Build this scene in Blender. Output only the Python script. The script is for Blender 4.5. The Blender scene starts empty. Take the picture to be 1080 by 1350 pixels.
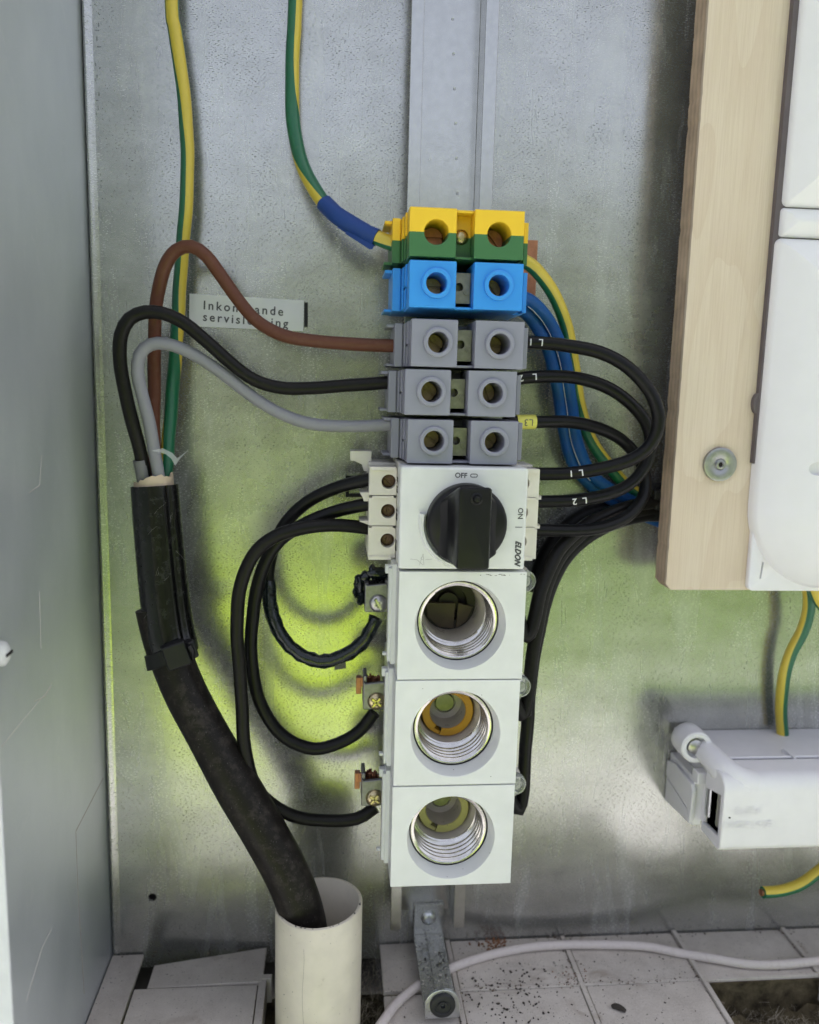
import bpy, bmesh, math, random
from mathutils import Vector, Matrix
random.seed(11)
PI = math.pi
scn = bpy.context.scene
col = scn.collection
S = 0.001                                    # everything below is written in millimetres

# ------------------------------------------------------------------ camera
F, D = 1081.0, 350.0
yaw, pitch, roll = (math.radians(a) for a in (5.4, 8.7, 1.43))
cf = Vector((math.sin(yaw)*math.cos(pitch), math.cos(yaw)*math.cos(pitch), -math.sin(pitch)))
r0 = cf.cross(Vector((0, 0, 1))).normalized(); u0 = r0.cross(cf)
cu = math.cos(roll)*u0 - math.sin(roll)*r0
cr = math.cos(roll)*r0 + math.sin(roll)*u0
CAM = Vector((0, -D, 0))
cam_data = bpy.data.cameras.new('camera')
cam_data.sensor_fit = 'HORIZONTAL'; cam_data.sensor_width = 36.0; cam_data.lens = 36.0*F/1080
cam_data.clip_start = 0.01; cam_data.clip_end = 400
cam_data.dof.use_dof = True; cam_data.dof.focus_distance = 0.305; cam_data.dof.aperture_fstop = 11
cam = bpy.data.objects.new('camera', cam_data); col.objects.link(cam)
M = Matrix((cr, cu, -cf)).transposed().to_4x4(); M.translation = CAM*S
cam.matrix_world = M
scn.camera = cam

# ------------------------------------------------------------------ daylight
SUN_EL, SUN_AZ = math.radians(52), math.radians(20)      # the sun stands behind the cabinet
world = bpy.data.worlds.new('World'); scn.world = world; world.use_nodes = True
wn = world.node_tree; wn.nodes.clear()
sky = wn.nodes.new('ShaderNodeTexSky'); sky.sky_type = 'NISHITA'; sky.sun_disc = False
sky.sun_elevation = SUN_EL; sky.sun_rotation = SUN_AZ
sky.air_density = 0.45; sky.dust_density = 9.0; sky.ozone_density = 0.1
bg = wn.nodes.new('ShaderNodeBackground'); bg.inputs[1].default_value = 0.15
wo = wn.nodes.new('ShaderNodeOutputWorld')
sky_desat = wn.nodes.new('ShaderNodeHueSaturation'); sky_desat.inputs['Saturation'].default_value = .58      # sky colour desaturated to cut its blue cast
wn.links.new(sky.outputs[0], sky_desat.inputs['Color']); wn.links.new(sky_desat.outputs[0], bg.inputs[0]); wn.links.new(bg.outputs[0], wo.inputs[0])
sd = bpy.data.lights.new('sun', 'SUN'); sd.energy = 2.5; sd.angle = math.radians(0.5); sd.color = (1, .95, .86)
sun = bpy.data.objects.new('sun', sd); col.objects.link(sun)
sdir = Vector((math.sin(SUN_AZ)*math.cos(SUN_EL), math.cos(SUN_AZ)*math.cos(SUN_EL), math.sin(SUN_EL)))
sun.rotation_euler = sdir.to_track_quat('Z', 'Y').to_euler()
scn.view_settings.view_transform = 'Standard'; scn.view_settings.look = 'None'
scn.view_settings.exposure = 2.25; scn.view_settings.gamma = 1.0
scn.cycles.max_bounces = 8; scn.cycles.use_denoising = True; scn.cycles.caustics_reflective = False

# ------------------------------------------------------------------ geometry helpers
def ray(px, py): return cf + cr*((px-540)/F) - cu*((py-675)/F)
def P(px, py, y=0.0):
    d = ray(px, py); return CAM + d*((y+D)/d.y)
def FL(px, py, z=-259.0):
    d = ray(px, py); return CAM + d*(z/d.z)

class B:
    def __init__(s): s.v = []; s.f = []; s.uv = {}
    def add(s, vs, fs, uvs=None):
        n = len(s.v); s.v += [Vector(v) for v in vs]
        for i, f in enumerate(fs):
            if uvs: s.uv[len(s.f)] = uvs[i]
            s.f.append([k+n for k in f])
        return s
    def box(s, x0, x1, y0, y1, z0, z1):
        return s.add([(x0,y0,z0),(x1,y0,z0),(x1,y1,z0),(x0,y1,z0),(x0,y0,z1),(x1,y0,z1),(x1,y1,z1),(x0,y1,z1)],
                     [(0,1,5,4),(1,2,6,5),(2,3,7,6),(3,0,4,7),(4,5,6,7),(3,2,1,0)])
    def prism(s, pts, a, b, axis='y'):
        """pts in the plane across the axis, swept from a to b"""
        def mk(p, t):
            return (p[0], t, p[1]) if axis == 'y' else ((t, p[0], p[1]) if axis == 'x' else (p[0], p[1], t))
        n = len(pts)
        return s.add([mk(p, a) for p in pts]+[mk(p, b) for p in pts],
                     [list(range(n)), list(range(2*n-1, n-1, -1))]+[(i, i+n, (i+1) % n+n, (i+1) % n) for i in range(n)])
    def lathe(s, prof, c, n=40, axis='y', a0=0, a1=2*PI, fn=None):
        """profile [(radius, along)] about an axis through c=(x,z) for y / (x,y) for z / (y,z) for x"""
        full = abs(a1-a0-2*PI) < 1e-6
        m = n if full else n+1
        vs = []
        for r, t in prof:
            for k in range(m):
                a = a0+(a1-a0)*k/n
                rr = fn(r, t, a) if fn else r
                p, q = c[0]+rr*math.cos(a), c[1]+rr*math.sin(a)
                vs.append((p, t, q) if axis == 'y' else ((p, q, t) if axis == 'z' else (t, p, q)))
        fs = []
        for i in range(len(prof)-1):
            for k in range(n):
                k2 = (k+1) % m
                fs.append((i*m+k, i*m+k2, (i+1)*m+k2, (i+1)*m+k))
        return s.add(vs, fs)
    def disc(s, c, r, y0, y1, n=32, r2=None):
        r2 = r if r2 is None else r2
        return s.lathe([(0.001, y0), (r, y0), (r2, y1), (0.001, y1)], c, n)
    def bore(s, x0, x1, z0, z1, y0, y1, c, r, depth, n=32, ry=None, bottom=True):
        """a block whose front face (y0) has a round hole of radius r"""
        cx, cz = c
        angs = sorted([2*PI*k/n+.013 for k in range(n)]+[math.atan2(zz-cz, xx-cx) % (2*PI) for xx in (x0, x1) for zz in (z0, z1)])
        m = len(angs); outer, circ, deep, back = [], [], [], []
        for a in angs:
            ca, sa = math.cos(a), math.sin(a); t = 1e9
            if ca > 1e-9: t = min(t, (x1-cx)/ca)
            if ca < -1e-9: t = min(t, (x0-cx)/ca)
            if sa > 1e-9: t = min(t, (z1-cz)/sa)
            if sa < -1e-9: t = min(t, (z0-cz)/sa)
            outer.append((cx+t*ca, y0, cz+t*sa)); circ.append((cx+r*ca, y0, cz+r*sa))
            deep.append((cx+(ry or r)*ca, y0+depth, cz+(ry or r)*sa)); back.append((cx+t*ca, y1, cz+t*sa))
        fs = []
        for i in range(m):
            j = (i+1) % m
            fs += [(i, j, m+j, m+i), (m+i, m+j, 2*m+j, 2*m+i), (3*m+i, 3*m+j, j, i)]
        if bottom:
            fs.append([3*m+i for i in range(m-1, -1, -1)]); fs.append([2*m+i for i in range(m)])
        else:
            fs += [(2*m+i, 2*m+(i+1) % m, 3*m+(i+1) % m, 3*m+i) for i in range(m)]
        return s.add(outer+circ+deep+back, fs)
    def tube(s, path, n=16, caps=True, prof=None, twist=None):
        """path: list of (Vector, radius); angle 0 of the section looks out of the cabinet"""
        m = len(path); vs = []; L = [0.0]
        for i in range(1, m): L.append(L[-1]+(path[i][0]-path[i-1][0]).length)
        s.frames = []
        for i, (p, r) in enumerate(path):
            t = (path[min(i+1, m-1)][0]-path[max(i-1, 0)][0]).normalized()
            nn = Vector((0, -1, 0)); nn = nn-t*nn.dot(t)
            if nn.length < 1e-3: nn = Vector((0, 0, 1)); nn = nn-t*nn.dot(t)
            nn.normalize(); b = t.cross(nn)
            s.frames.append((p, t, nn, b, r, L[i]))
            for k in range(n):
                a = 2*PI*k/n; q = prof(a, L[i]) if prof else 1.0
                vs.append(p+(nn*math.cos(a)+b*math.sin(a))*r*q)
        fs, uvs = [], []
        for i in range(m-1):
            for k in range(n):
                k2 = (k+1) % n
                fs.append((i*n+k, i*n+k2, (i+1)*n+k2, (i+1)*n+k))
                t0 = twist[i] if twist else 0; t1 = twist[i+1] if twist else 0
                uvs.append(((k/n+t0, L[i]), ((k+1)/n+t0, L[i]), ((k+1)/n+t1, L[i+1]), (k/n+t1, L[i+1])))
        if caps:
            fs.append(list(range(n-1, -1, -1))); uvs.append([(.5, 0)]*n)
            fs.append([(m-1)*n+k for k in range(n)]); uvs.append([(.5, L[-1])]*n)
        return s.add(vs, fs, uvs)
    def xf(s, mat, start=0):
        for i in range(start, len(s.v)): s.v[i] = mat @ s.v[i]
        return s
    def ellipsoid(s, c, rx, ry, rz, n=10, m=6):
        vs, fs = [], []
        for i in range(m+1):
            t = PI*i/m
            for k in range(n):
                a = 2*PI*k/n; vs.append((c[0]+rx*math.sin(t)*math.cos(a), c[1]+ry*math.sin(t)*math.sin(a), c[2]+rz*math.cos(t)))
        for i in range(m):
            for k in range(n): fs.append((i*n+k, i*n+(k+1) % n, (i+1)*n+(k+1) % n, (i+1)*n+k))
        return s.add(vs, fs)

def smooth_path(ctrl, step=2.5):
    """ctrl: list of tuples (Vector, radius, extra...) -> resampled Catmull-Rom"""
    pts = [tuple(c) for c in ctrl]; n = len(pts); out = []
    ext = lambda i: pts[max(0, min(n-1, i))]
    def interp(a, b, c, d, t):
        return 0.5*((2*b)+(c-a)*t+(2*a-5*b+4*c-d)*t*t+(3*b-a-3*c+d)*t**3)
    for i in range(n-1):
        p = [ext(i-1), ext(i), ext(i+1), ext(i+2)]
        if i == 0: p[0] = tuple(2*p[1][k]-p[2][k] for k in range(len(p[1])))
        if i == n-2: p[3] = tuple(2*p[2][k]-p[1][k] for k in range(len(p[1])))
        seg = (p[2][0]-p[1][0]).length; k = max(2, int(seg/step))
        for j in range(k):
            t = j/k; out.append(tuple(interp(*[q[e] for q in p], t) for e in range(len(p[0]))))
    out.append(pts[-1]); return out

def link(name, b, m, parent=None, bevel=0, seg=2, sharp=40, kind=None, label=None, smooth=True, origin=None):
    me = bpy.data.meshes.new(name)
    o = bpy.data.objects.new(name, me); col.objects.link(o)
    off = Vector(origin) if origin is not None else (Vector(parent.get('origin_mm')) if parent is not None and parent.get('origin_mm') else Vector((0, 0, 0)))
    me.from_pydata([((v-off)*S)[:] for v in b.v], [], b.f)
    if b.uv:
        uv = me.uv_layers.new(name='UVMap'); li = 0
        for i, f in enumerate(b.f):
            u = b.uv.get(i)
            for k in range(len(f)):
                uv.data[li].uv = u[k] if u else (0, 0); li += 1
    bm = bmesh.new(); bm.from_mesh(me); bmesh.ops.recalc_face_normals(bm, faces=bm.faces); bm.to_mesh(me); bm.free()
    me.materials.append(m)
    if smooth:
        me.shade_smooth(); me.set_sharp_from_angle(angle=math.radians(sharp))
    if bevel:
        md = o.modifiers.new('edge', 'BEVEL'); md.width = bevel*S; md.segments = seg; md.limit_method = 'ANGLE'; md.angle_limit = math.radians(35)
        md.harden_normals = True
    if parent is not None:
        o.parent = parent
    else:
        o.location = off*S; o['origin_mm'] = list(off)
    if parent is not None: o['origin_mm'] = list(off)
    if kind: o['kind'] = kind
    if label: o['label'] = label
    return o
def tag(o, label, cat, group=None):
    o['label'] = label; o['category'] = cat
    if group: o['group'] = group
    return o
def thing(name, label, cat, loc, group=None):
    o = bpy.data.objects.new(name, None); col.objects.link(o); o.location = Vector(loc)*S; o['origin_mm'] = list(loc)
    o.empty_display_size = .01
    return tag(o, label, cat, group)
def cut(o, b):
    """take real material out of o"""
    c = link('cutter', b, o.data.materials[0], smooth=False)
    md = o.modifiers.new('cut', 'BOOLEAN'); md.operation = 'DIFFERENCE'; md.object = c; md.solver = 'EXACT'
    bpy.context.view_layer.update()
    me = bpy.data.meshes.new_from_object(o.evaluated_get(bpy.context.evaluated_depsgraph_get()))
    o.modifiers.clear(); o.data = me
    bpy.data.objects.remove(c)
    me.set_sharp_from_angle(angle=math.radians(40))
def text_verts(s, size, spacing=1.0):
    cu_ = bpy.data.curves.new('type', 'FONT'); cu_.body = s; cu_.size = size; cu_.align_x = 'CENTER'; cu_.align_y = 'CENTER'
    cu_.space_character = spacing; cu_.resolution_u = 3
    t = bpy.data.objects.new('type', cu_); col.objects.link(t)
    bpy.context.view_layer.update()
    me = bpy.data.meshes.new_from_object(t.evaluated_get(bpy.context.evaluated_depsgraph_get()))
    vs = [v.co.copy() for v in me.vertices]; fs = [list(p.vertices) for p in me.polygons]
    bpy.data.objects.remove(t); bpy.data.meshes.remove(me); bpy.data.curves.remove(cu_)
    return vs, fs
def text_flat(b, s, size, c, y, rot=0, spacing=1.0, sx=1.0, shear=0.0, rise=0.03, bold=0.0):
    vs, fs = text_verts(s, size, spacing); ca, sa = math.cos(rot), math.sin(rot)
    out = []
    for v in vs:
        p, q = v.x*sx+shear*v.y, v.y; out.append((c[0]+p*ca-q*sa, y, c[1]+p*sa+q*ca))
    n = len(out)
    if bold:
        for k, (dx, dz) in enumerate(((bold, 0), (-bold, 0), (0, bold), (0, -bold))): b.add([(a+dx, yy-.004*(k+1), c2+dz) for a, yy, c2 in out], fs)
    b.add(out+[(a, yy+rise, cc) for a, yy, cc in out], fs+[[k+n for k in f][::-1] for f in fs])
    return b

# ------------------------------------------------------------------ materials
class NT:
    def __init__(s, name):
        s.m = bpy.data.materials.new(name); s.m.use_nodes = True; s.t = s.m.node_tree
        s.p = s.t.nodes['Principled BSDF']
        tc = s.t.nodes.new('ShaderNodeTexCoord'); mp = s.t.nodes.new('ShaderNodeVectorMath'); mp.operation = 'SCALE'
        mp.inputs[3].default_value = 1000; s.t.links.new(tc.outputs['Object'], mp.inputs[0]); s.mm = mp.outputs[0]; s.tc = tc
    def n(s, typ, **kw):
        x = s.t.nodes.new(typ)
        for k, v in kw.items(): setattr(x, k, v)
        return x
    def l(s, a, b): s.t.links.new(a, b)
    def scaled(s, sc):
        v = s.n('ShaderNodeVectorMath', operation='MULTIPLY'); s.l(s.mm, v.inputs[0]); v.inputs[1].default_value = sc; return v.outputs[0]
    def noise(s, sc, detail=4, rough=.55, dist=0):
        x = s.n('ShaderNodeTexNoise'); x.inputs['Detail'].default_value = detail; x.inputs['Roughness'].default_value = rough
        x.inputs['Distortion'].default_value = dist; x.inputs['Scale'].default_value = 1
        s.l(s.scaled(sc if isinstance(sc, tuple) else (sc, sc, sc)), x.inputs['Vector']); return x.outputs[0]
    def ramp(s, fac, *stops):
        x = s.n('ShaderNodeValToRGB'); e = x.color_ramp.elements
        while len(e) < len(stops): e.new(.5)
        for i, (p, c) in enumerate(stops):
            e[i].position = p; e[i].color = (c, c, c, 1) if not isinstance(c, tuple) else (*c, 1)
        s.l(fac, x.inputs[0]); return x.outputs[0]
    def mix(s, fac, a, b):
        x = s.n('ShaderNodeMix', data_type='RGBA')
        for sock, v in ((x.inputs[0], fac), (x.inputs[6], a), (x.inputs[7], b)):
            if isinstance(v, (int, float)): sock.default_value = v
            elif isinstance(v, tuple): sock.default_value = (*v, 1)
            else: s.l(v, sock)
        return x.outputs[2]
    def math(s, op, a, b=0):
        x = s.n('ShaderNodeMath', operation=op)
        for sock, v in zip(x.inputs, (a, b)):
            if isinstance(v, (int, float)): sock.default_value = v
            else: s.l(v, sock)
        return x.outputs[0]
    def set(s, **kw):
        for k, v in kw.items():
            sock = s.p.inputs[{'color': 'Base Color', 'rough': 'Roughness', 'metal': 'Metallic', 'spec': 'Specular IOR Level', 'trans': 'Transmission Weight', 'coat': 'Coat Weight', 'alpha': 'Alpha', 'sss': 'Subsurface Weight'}[k]]
            if isinstance(v, tuple): sock.default_value = (*v, 1)
            elif isinstance(v, (int, float)): sock.default_value = v
            else: s.l(v, sock)
    def bump(s, h, strength, dist=.1):
        x = s.n('ShaderNodeBump'); x.inputs['Strength'].default_value = strength; x.inputs['Distance'].default_value = dist*S
        s.l(h, x.inputs['Height'])
        if s.p.inputs['Normal'].links: s.l(s.p.inputs['Normal'].links[0].from_socket, x.inputs['Normal'])
        s.l(x.outputs[0], s.p.inputs['Normal'])

def plastic(name, c, rough=.4, var=.08, dirt=.25, dirt_col=(.16, .13, .10), grain=.03, dirt_sc=.5, spec=.5):
    k = NT(name); n1 = k.noise(.09, 3)
    base = k.mix(k.ramp(n1, (.3, 0.), (.7, 1.)), tuple(x*(1-var) for x in c), tuple(min(1, x*(1+var*.5)) for x in c))
    spk = k.ramp(k.noise(dirt_sc, 6, .7), (.62, 0.), (.78, 1.))
    base = k.mix(k.math('MULTIPLY', spk, dirt), base, dirt_col)
    k.set(color=base, spec=spec, rough=k.math('ADD', k.math('MULTIPLY', k.noise(.25, 5), .25), rough-.12))
    k.bump(k.noise(4.0, 2), grain, .05)
    return k.m
def metal(name, c, rough=.35, var=.25, met=1.0, sc=.4, bump=.1):
    k = NT(name); n1 = k.noise(sc, 5, .65)
    k.set(color=k.mix(k.ramp(n1, (.3, 0.), (.7, 1.)), tuple(x*(1-var) for x in c), c), metal=met,
          rough=k.math('ADD', k.math('MULTIPLY', k.noise(sc*2, 4), .3), rough-.15))
    k.bump(k.noise(2.5, 3), bump, .08); return k.m

def galvanised():
    k = NT('galvanised_sheet')
    big = k.noise(.013, 3); mid = k.noise((.05, .05, .09), 6, .65); fine = k.noise((.5, .5, 1.1), 4, .7)
    spots = k.ramp(k.noise((.85, .85, 2.6), 2, .6, 0.), (.60, 0.), (.65, 1.))
    patch = k.ramp(k.noise(.026, 4, .65), (.44, 0.), (.62, 1.))
    streak = k.noise((.06, .06, 1.9), 3, .7)
    smear = k.ramp(k.noise((.075, .075, .014), 4, .6, .8), (.48, 0.), (.72, 1.))
    c = k.mix(k.ramp(mid, (.3, 0.), (.7, 1.)), (.425, .425, .40), (.555, .555, .53))
    c = k.mix(k.math('MULTIPLY', k.ramp(streak, (.45, 0.), (.75, 1.)), .28), c, (.34, .35, .34))
    c = k.mix(k.math('MULTIPLY', smear, .35), c, (.66, .67, .665))
    c = k.mix(k.math('MULTIPLY', k.ramp(fine, (.52, 0.), (.70, 1.)), .22), c, (.30, .31, .30))
    c = k.mix(k.math('MULTIPLY', spots, k.math('ADD', k.math('MULTIPLY', patch, .82), .06)), c, (.10, .105, .095))
    k.set(color=c, metal=k.math('SUBTRACT', .80, k.math('MULTIPLY', smear, .22)))
    ro = k.math('ADD', k.math('MULTIPLY', k.ramp(big, (.3, 0.), (.7, 1.)), .10), .13)
    ro = k.math('ADD', ro, k.math('MULTIPLY', mid, .10))
    k.set(rough=k.math('ADD', ro, k.math('MULTIPLY', spots, .25)))
    k.bump(streak, .16, .04); k.bump(k.noise(1.6, 3), .04, .03); k.bump(k.noise(.035, 2), .5, .35)
    return k.m
def side_sheet():
    k = NT('zinc_side_sheet'); n1 = k.noise((.02, .02, .012), 4, .6); n2 = k.noise(2.2, 3)
    c = k.mix(k.ramp(n1, (.3, 0.), (.7, 1.)), (.52, .565, .585), (.66, .70, .715))
    c = k.mix(k.math('MULTIPLY', k.ramp(n2, (.55, 0.), (.7, 1.)), .25), c, (.75, .77, .8))
    sm = k.ramp(k.noise((.05, .05, .03), 6, .7, 1.5), (.60, 0.), (.72, 1.))
    c = k.mix(k.math('MULTIPLY', sm, .45), c, (.70, .72, .73))
    k.set(color=c, metal=.5, rough=k.math('ADD', k.math('MULTIPLY', n1, .22), .22))
    k.bump(k.noise(2.5, 3), .12, .05); k.bump(k.noise(.02, 2), .5, .5); return k.m
def dusty_floor():
    k = NT('dusty_grey_plastic'); n1 = k.noise(.06, 5, .65)
    c = k.mix(k.ramp(n1, (.3, 0.), (.7, 1.)), (.48, .435, .385), (.64, .59, .53))
    fine = k.ramp(k.noise(1.5, 4, .7), (.45, 0.), (.72, 1.)); c = k.mix(k.math('MULTIPLY', fine, .45), c, (.72, .69, .65))
    sp = k.ramp(k.noise(.9, 3, .7), (.64, 0.), (.70, 1.)); c = k.mix(k.math('MULTIPLY', sp, .8), c, (.05, .042, .035))
    st = k.ramp(k.noise(.045, 3, .5, 1.), (.62, 0.), (.74, 1.)); c = k.mix(k.math('MULTIPLY', st, .5), c, (.22, .15, .10))
    k.set(color=c, rough=.85, spec=.25); k.bump(k.noise(1.2, 4, .7), .35, .2); return k.m
def cable(name, c, rough=.34, dust=.35, dust_c=(.16, .14, .12), sc=.35, spec=.2):
    k = NT(name)
    d = k.ramp(k.noise(sc, 6, .7), (.50, 0.), (.75, 1.)); fl = k.ramp(k.noise((2.2, 2.2, .7), 3, .8), (.66, 0.), (.74, 1.))
    base = k.mix(k.math('MULTIPLY', d, dust), c, dust_c); base = k.mix(k.math('MULTIPLY', fl, dust*.9), base, (.42, .40, .37))
    k.set(color=base, spec=spec, rough=k.math('ADD', k.math('MULTIPLY', d, .35), rough)); k.bump(k.noise(.7, 4), .15, .08); return k.m
def striped():
    k = NT('green_yellow_insulation'); uv = k.n('ShaderNodeSeparateXYZ'); k.l(k.tc.outputs['UV'], uv.inputs[0])
    u = k.math('ABSOLUTE', k.math('SUBTRACT', k.math('FRACT', k.math('ADD', uv.outputs[0], 100.5)), .5))
    s_ = k.math('LESS_THAN', u, .17)
    c = k.mix(s_, (.012, .125, .06), (.62, .48, .06))
    d = k.ramp(k.noise(.5, 6, .7), (.55, 0.), (.78, 1.)); c = k.mix(k.math('MULTIPLY', d, .25), c, (.2, .18, .12))
    k.set(color=c, rough=k.math('ADD', k.math('MULTIPLY', d, .3), .33)); k.bump(k.noise(.7, 4), .1, .06); return k.m
def plywood():
    k = NT('birch_plywood_face')
    g = k.n('ShaderNodeTexNoise'); g.inputs['Scale'].default_value = 1; g.inputs['Detail'].default_value = 5; g.inputs['Roughness'].default_value = .65
    k.l(k.scaled((1.9, 1.9, .035)), g.inputs['Vector'])
    w = k.n('ShaderNodeTexNoise'); w.inputs['Scale'].default_value = 1; w.inputs['Detail'].default_value = 1
    k.l(k.scaled((.045, .045, .012)), w.inputs['Vector'])
    rings = k.math('FRACT', k.math('MULTIPLY', w.outputs[0], 5))
    c = k.mix(k.ramp(rings, (0., 0.), (.8, 1.)), (.65, .54, .42), (.69, .59, .47))
    c = k.mix(k.math('MULTIPLY', k.ramp(g.outputs[0], (.42, 0.), (.68, 1.)), .5), c, (.55, .435, .315))
    fl = k.noise((3.2, 3.2, .25), 3, .6); c = k.mix(k.math('MULTIPLY', k.ramp(fl, (.62, 0.), (.72, 1.)), .35), c, (.76, .65, .50))
    k.set(color=c, rough=.55, spec=.3); k.bump(g.outputs[0], .25, .12); k.bump(fl, .15, .08); return k.m

M_GALV = galvanised(); M_SIDE = side_sheet(); M_FLOOR = dusty_floor(); M_STRIPE = striped(); M_PLY = plywood()
M_PLYD = plastic('ply_dark_layer', (.50, .385, .275), .8, .3, .3); M_PLYL = plastic('ply_light_layer', (.58, .44, .31), .8, .25, .3)
M_ZINC = metal('bright_zinc', (.66, .68, .70), .32, .2)
M_RAIL = metal('dull_zinc_rail', (.52, .52, .485), .20, .15, 1.0, bump=.04)
M_WASH = metal('plain_steel_washer', (.42, .42, .43), .42, .2)
M_STEEL = metal('steel_screw', (.55, .54, .52), .36, .3)
M_BRASS = metal('yellow_zinc_screw', (.62, .52, .30), .30, .35)
M_BRASSD = metal('aged_brass', (.36, .27, .15), .38, .5)
M_COPPER = metal('dull_copper', (.50, .23, .14), .45, .35)
M_CLAMP = metal('cast_zinc_clamp', (.30, .30, .31), .45, .4, bump=.5)
M_THREAD = metal('nickel_thread', (.72, .69, .64), .22, .25, bump=.03)
M_BUSPL = metal('nickel_busbar', (.30, .29, .25), .42, .35)
M_FUSE = plastic('white_fuse_plastic', (.73, .745, .725), .36, .06, .16, (.36, .34, .30), dirt_sc=.55)
M_CREAM = plastic('cream_terminal_plastic', (.76, .73, .65), .42, .05, .2, (.30, .22, .14))
M_PORC = plastic('porcelain', (.62, .56, .49), .3, .12, .5, (.05, .045, .04), dirt_sc=.8)
M_BURNT = plastic('sooty_porcelain', (.03, .022, .016), .5, .4, .7, (.01, .01, .01), dirt_sc=.3)
M_SOOTY = plastic('sooty_tan', (.11, .08, .05), .55, .3, .8, (.015, .012, .01), dirt_sc=.35)
M_ORANGE = plastic('orange_gauge', (.72, .36, .04), .5, .12, .3)
M_PALEY = plastic('pale_yellow_gauge', (.58, .52, .20), .5, .1, .3)
M_GREY = plastic('grey_terminal_plastic', (.26, .265, .325), .42, .06, .12)
M_BLUE = plastic('blue_terminal_plastic', (.035, .30, .80), .38, .05, .05)
M_KNOB = plastic('black_knob_plastic', (.011, .011, .012), .34, .1, .05, (.12, .11, .10), grain=.06, dirt_sc=1.6, spec=.22)
M_BLACKP = plastic('black_plastic', (.010, .010, .011), .42, .1, .12, (.08, .07, .06), spec=.3)
M_DARK = plastic('dark_recess', (.012, .010, .009), .7, .1, .1)  # near-black colour standing in for shade inside recesses
M_INK = plastic('dark_print', (.07, .07, .075), .6, .05, 0.)
M_PINK = plastic('white_print', (.75, .75, .74), .5, .05, 0.)
M_BLK = cable('black_insulation', (.006, .006, .0065), .32, .06)
M_BLKD = cable('dusty_black_insulation', (.007, .0065, .006), .36, .14, (.08, .07, .06))
M_DCAB = cable('dusty_cable_sheath', (.011, .009, .008), .42, .75, (.075, .063, .055), .2)
M_TAPE = cable('black_tape', (.006, .010, .011), .16, .12, (.04, .08, .08), .9, .5)
M_SHEATH = cable('black_sheath', (.004, .004, .004), .15, .05, (.05, .046, .042), .3, .5)
M_BROWN = cable('brown_insulation', (.125, .048, .030), .36, .18, (.26, .17, .13))
M_GREYW = cable('grey_insulation', (.27, .27, .30), .38, .15, (.40, .38, .36))
M_BLUEW = cable('blue_insulation', (.012, .085, .28), .36, .15, (.12, .16, .22))
M_BTAPE = cable('blue_tape', (.022, .06, .24), .42, .2, (.08, .12, .25))
M_WHITEW = cable('dirty_white_insulation', (.66, .60, .57), .5, .35, (.42, .36, .31), .6)
M_BEIGE = plastic('beige_inner_sheath', (.60, .48, .35), .6, .12, .3)
M_PIPE = plastic('cream_pipe', (.72, .66, .54), .42, .10, .45, (.26, .20, .13), dirt_sc=.3)
M_METER = plastic('white_meter_plastic', (.80, .79, .815), .42, .02, .02)
M_DEV = plastic('white_cover_plastic', (.78, .77, .78), .45, .04, .12, (.42, .33, .28), dirt_sc=.3)
M_DKGREY = plastic('dark_grey_plastic', (.12, .10, .105), .6, .1, .2)
M_LABEL = plastic('label_plastic', (.74, .755, .74), .35, .04, .12, (.45, .42, .34))
M_YEL = plastic('yellow_sleeve', (.70, .66, .12), .45, .08, .25)
M_RUBBER = plastic('black_rubber', (.02, .021, .024), .5, .2, .25)
M_DIRT = plastic('dirt_crumbs', (.05, .042, .034), .9, .4, .3)
M_GRIME = plastic('grey_grime', (.16, .15, .14), .8, .2, 0.)
M_RUST = plastic('rusty_dirt', (.24, .11, .05), .9, .4, .3)
M_CHIP = plastic('pale_chips', (.62, .58, .52), .7, .2, .3)
def two_tone():
    k = NT('yellow_green_terminal_plastic'); sp = k.n('ShaderNodeSeparateXYZ'); k.l(k.mm, sp.inputs[0])
    c = k.mix(k.math('GREATER_THAN', sp.outputs[2], 8.1), (.045, .16, .055), (.86, .56, .025))
    k.set(color=c, rough=.42); k.bump(k.noise(4., 2), .03, .05); return k.m
M_EARTH = two_tone()
def clear_plastic():
    k = NT('clear_plastic'); k.set(color=(.86, .90, .86), rough=.12, trans=.85); k.p.inputs['IOR'].default_value = 1.45; return k.m
M_CLEAR = clear_plastic()
def cavity_mat():
    k = NT('mineral_wool_soil'); n1 = k.noise(.12, 6, .7)
    k.set(color=k.mix(k.ramp(n1, (.35, 0.), (.7, 1.)), (.035, .028, .018), (.17, .14, .085)), rough=.95, spec=.1)
    k.bump(k.noise(.5, 5, .7), .8, .8); return k.m
M_CAV = cavity_mat()
M_WOOL = plastic('wool_fibre', (.42, .37, .29), .9, .3, .2)
M_WEB = plastic('cobweb_thread', (.34, .33, .31), .8, .1, 0.)

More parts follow.
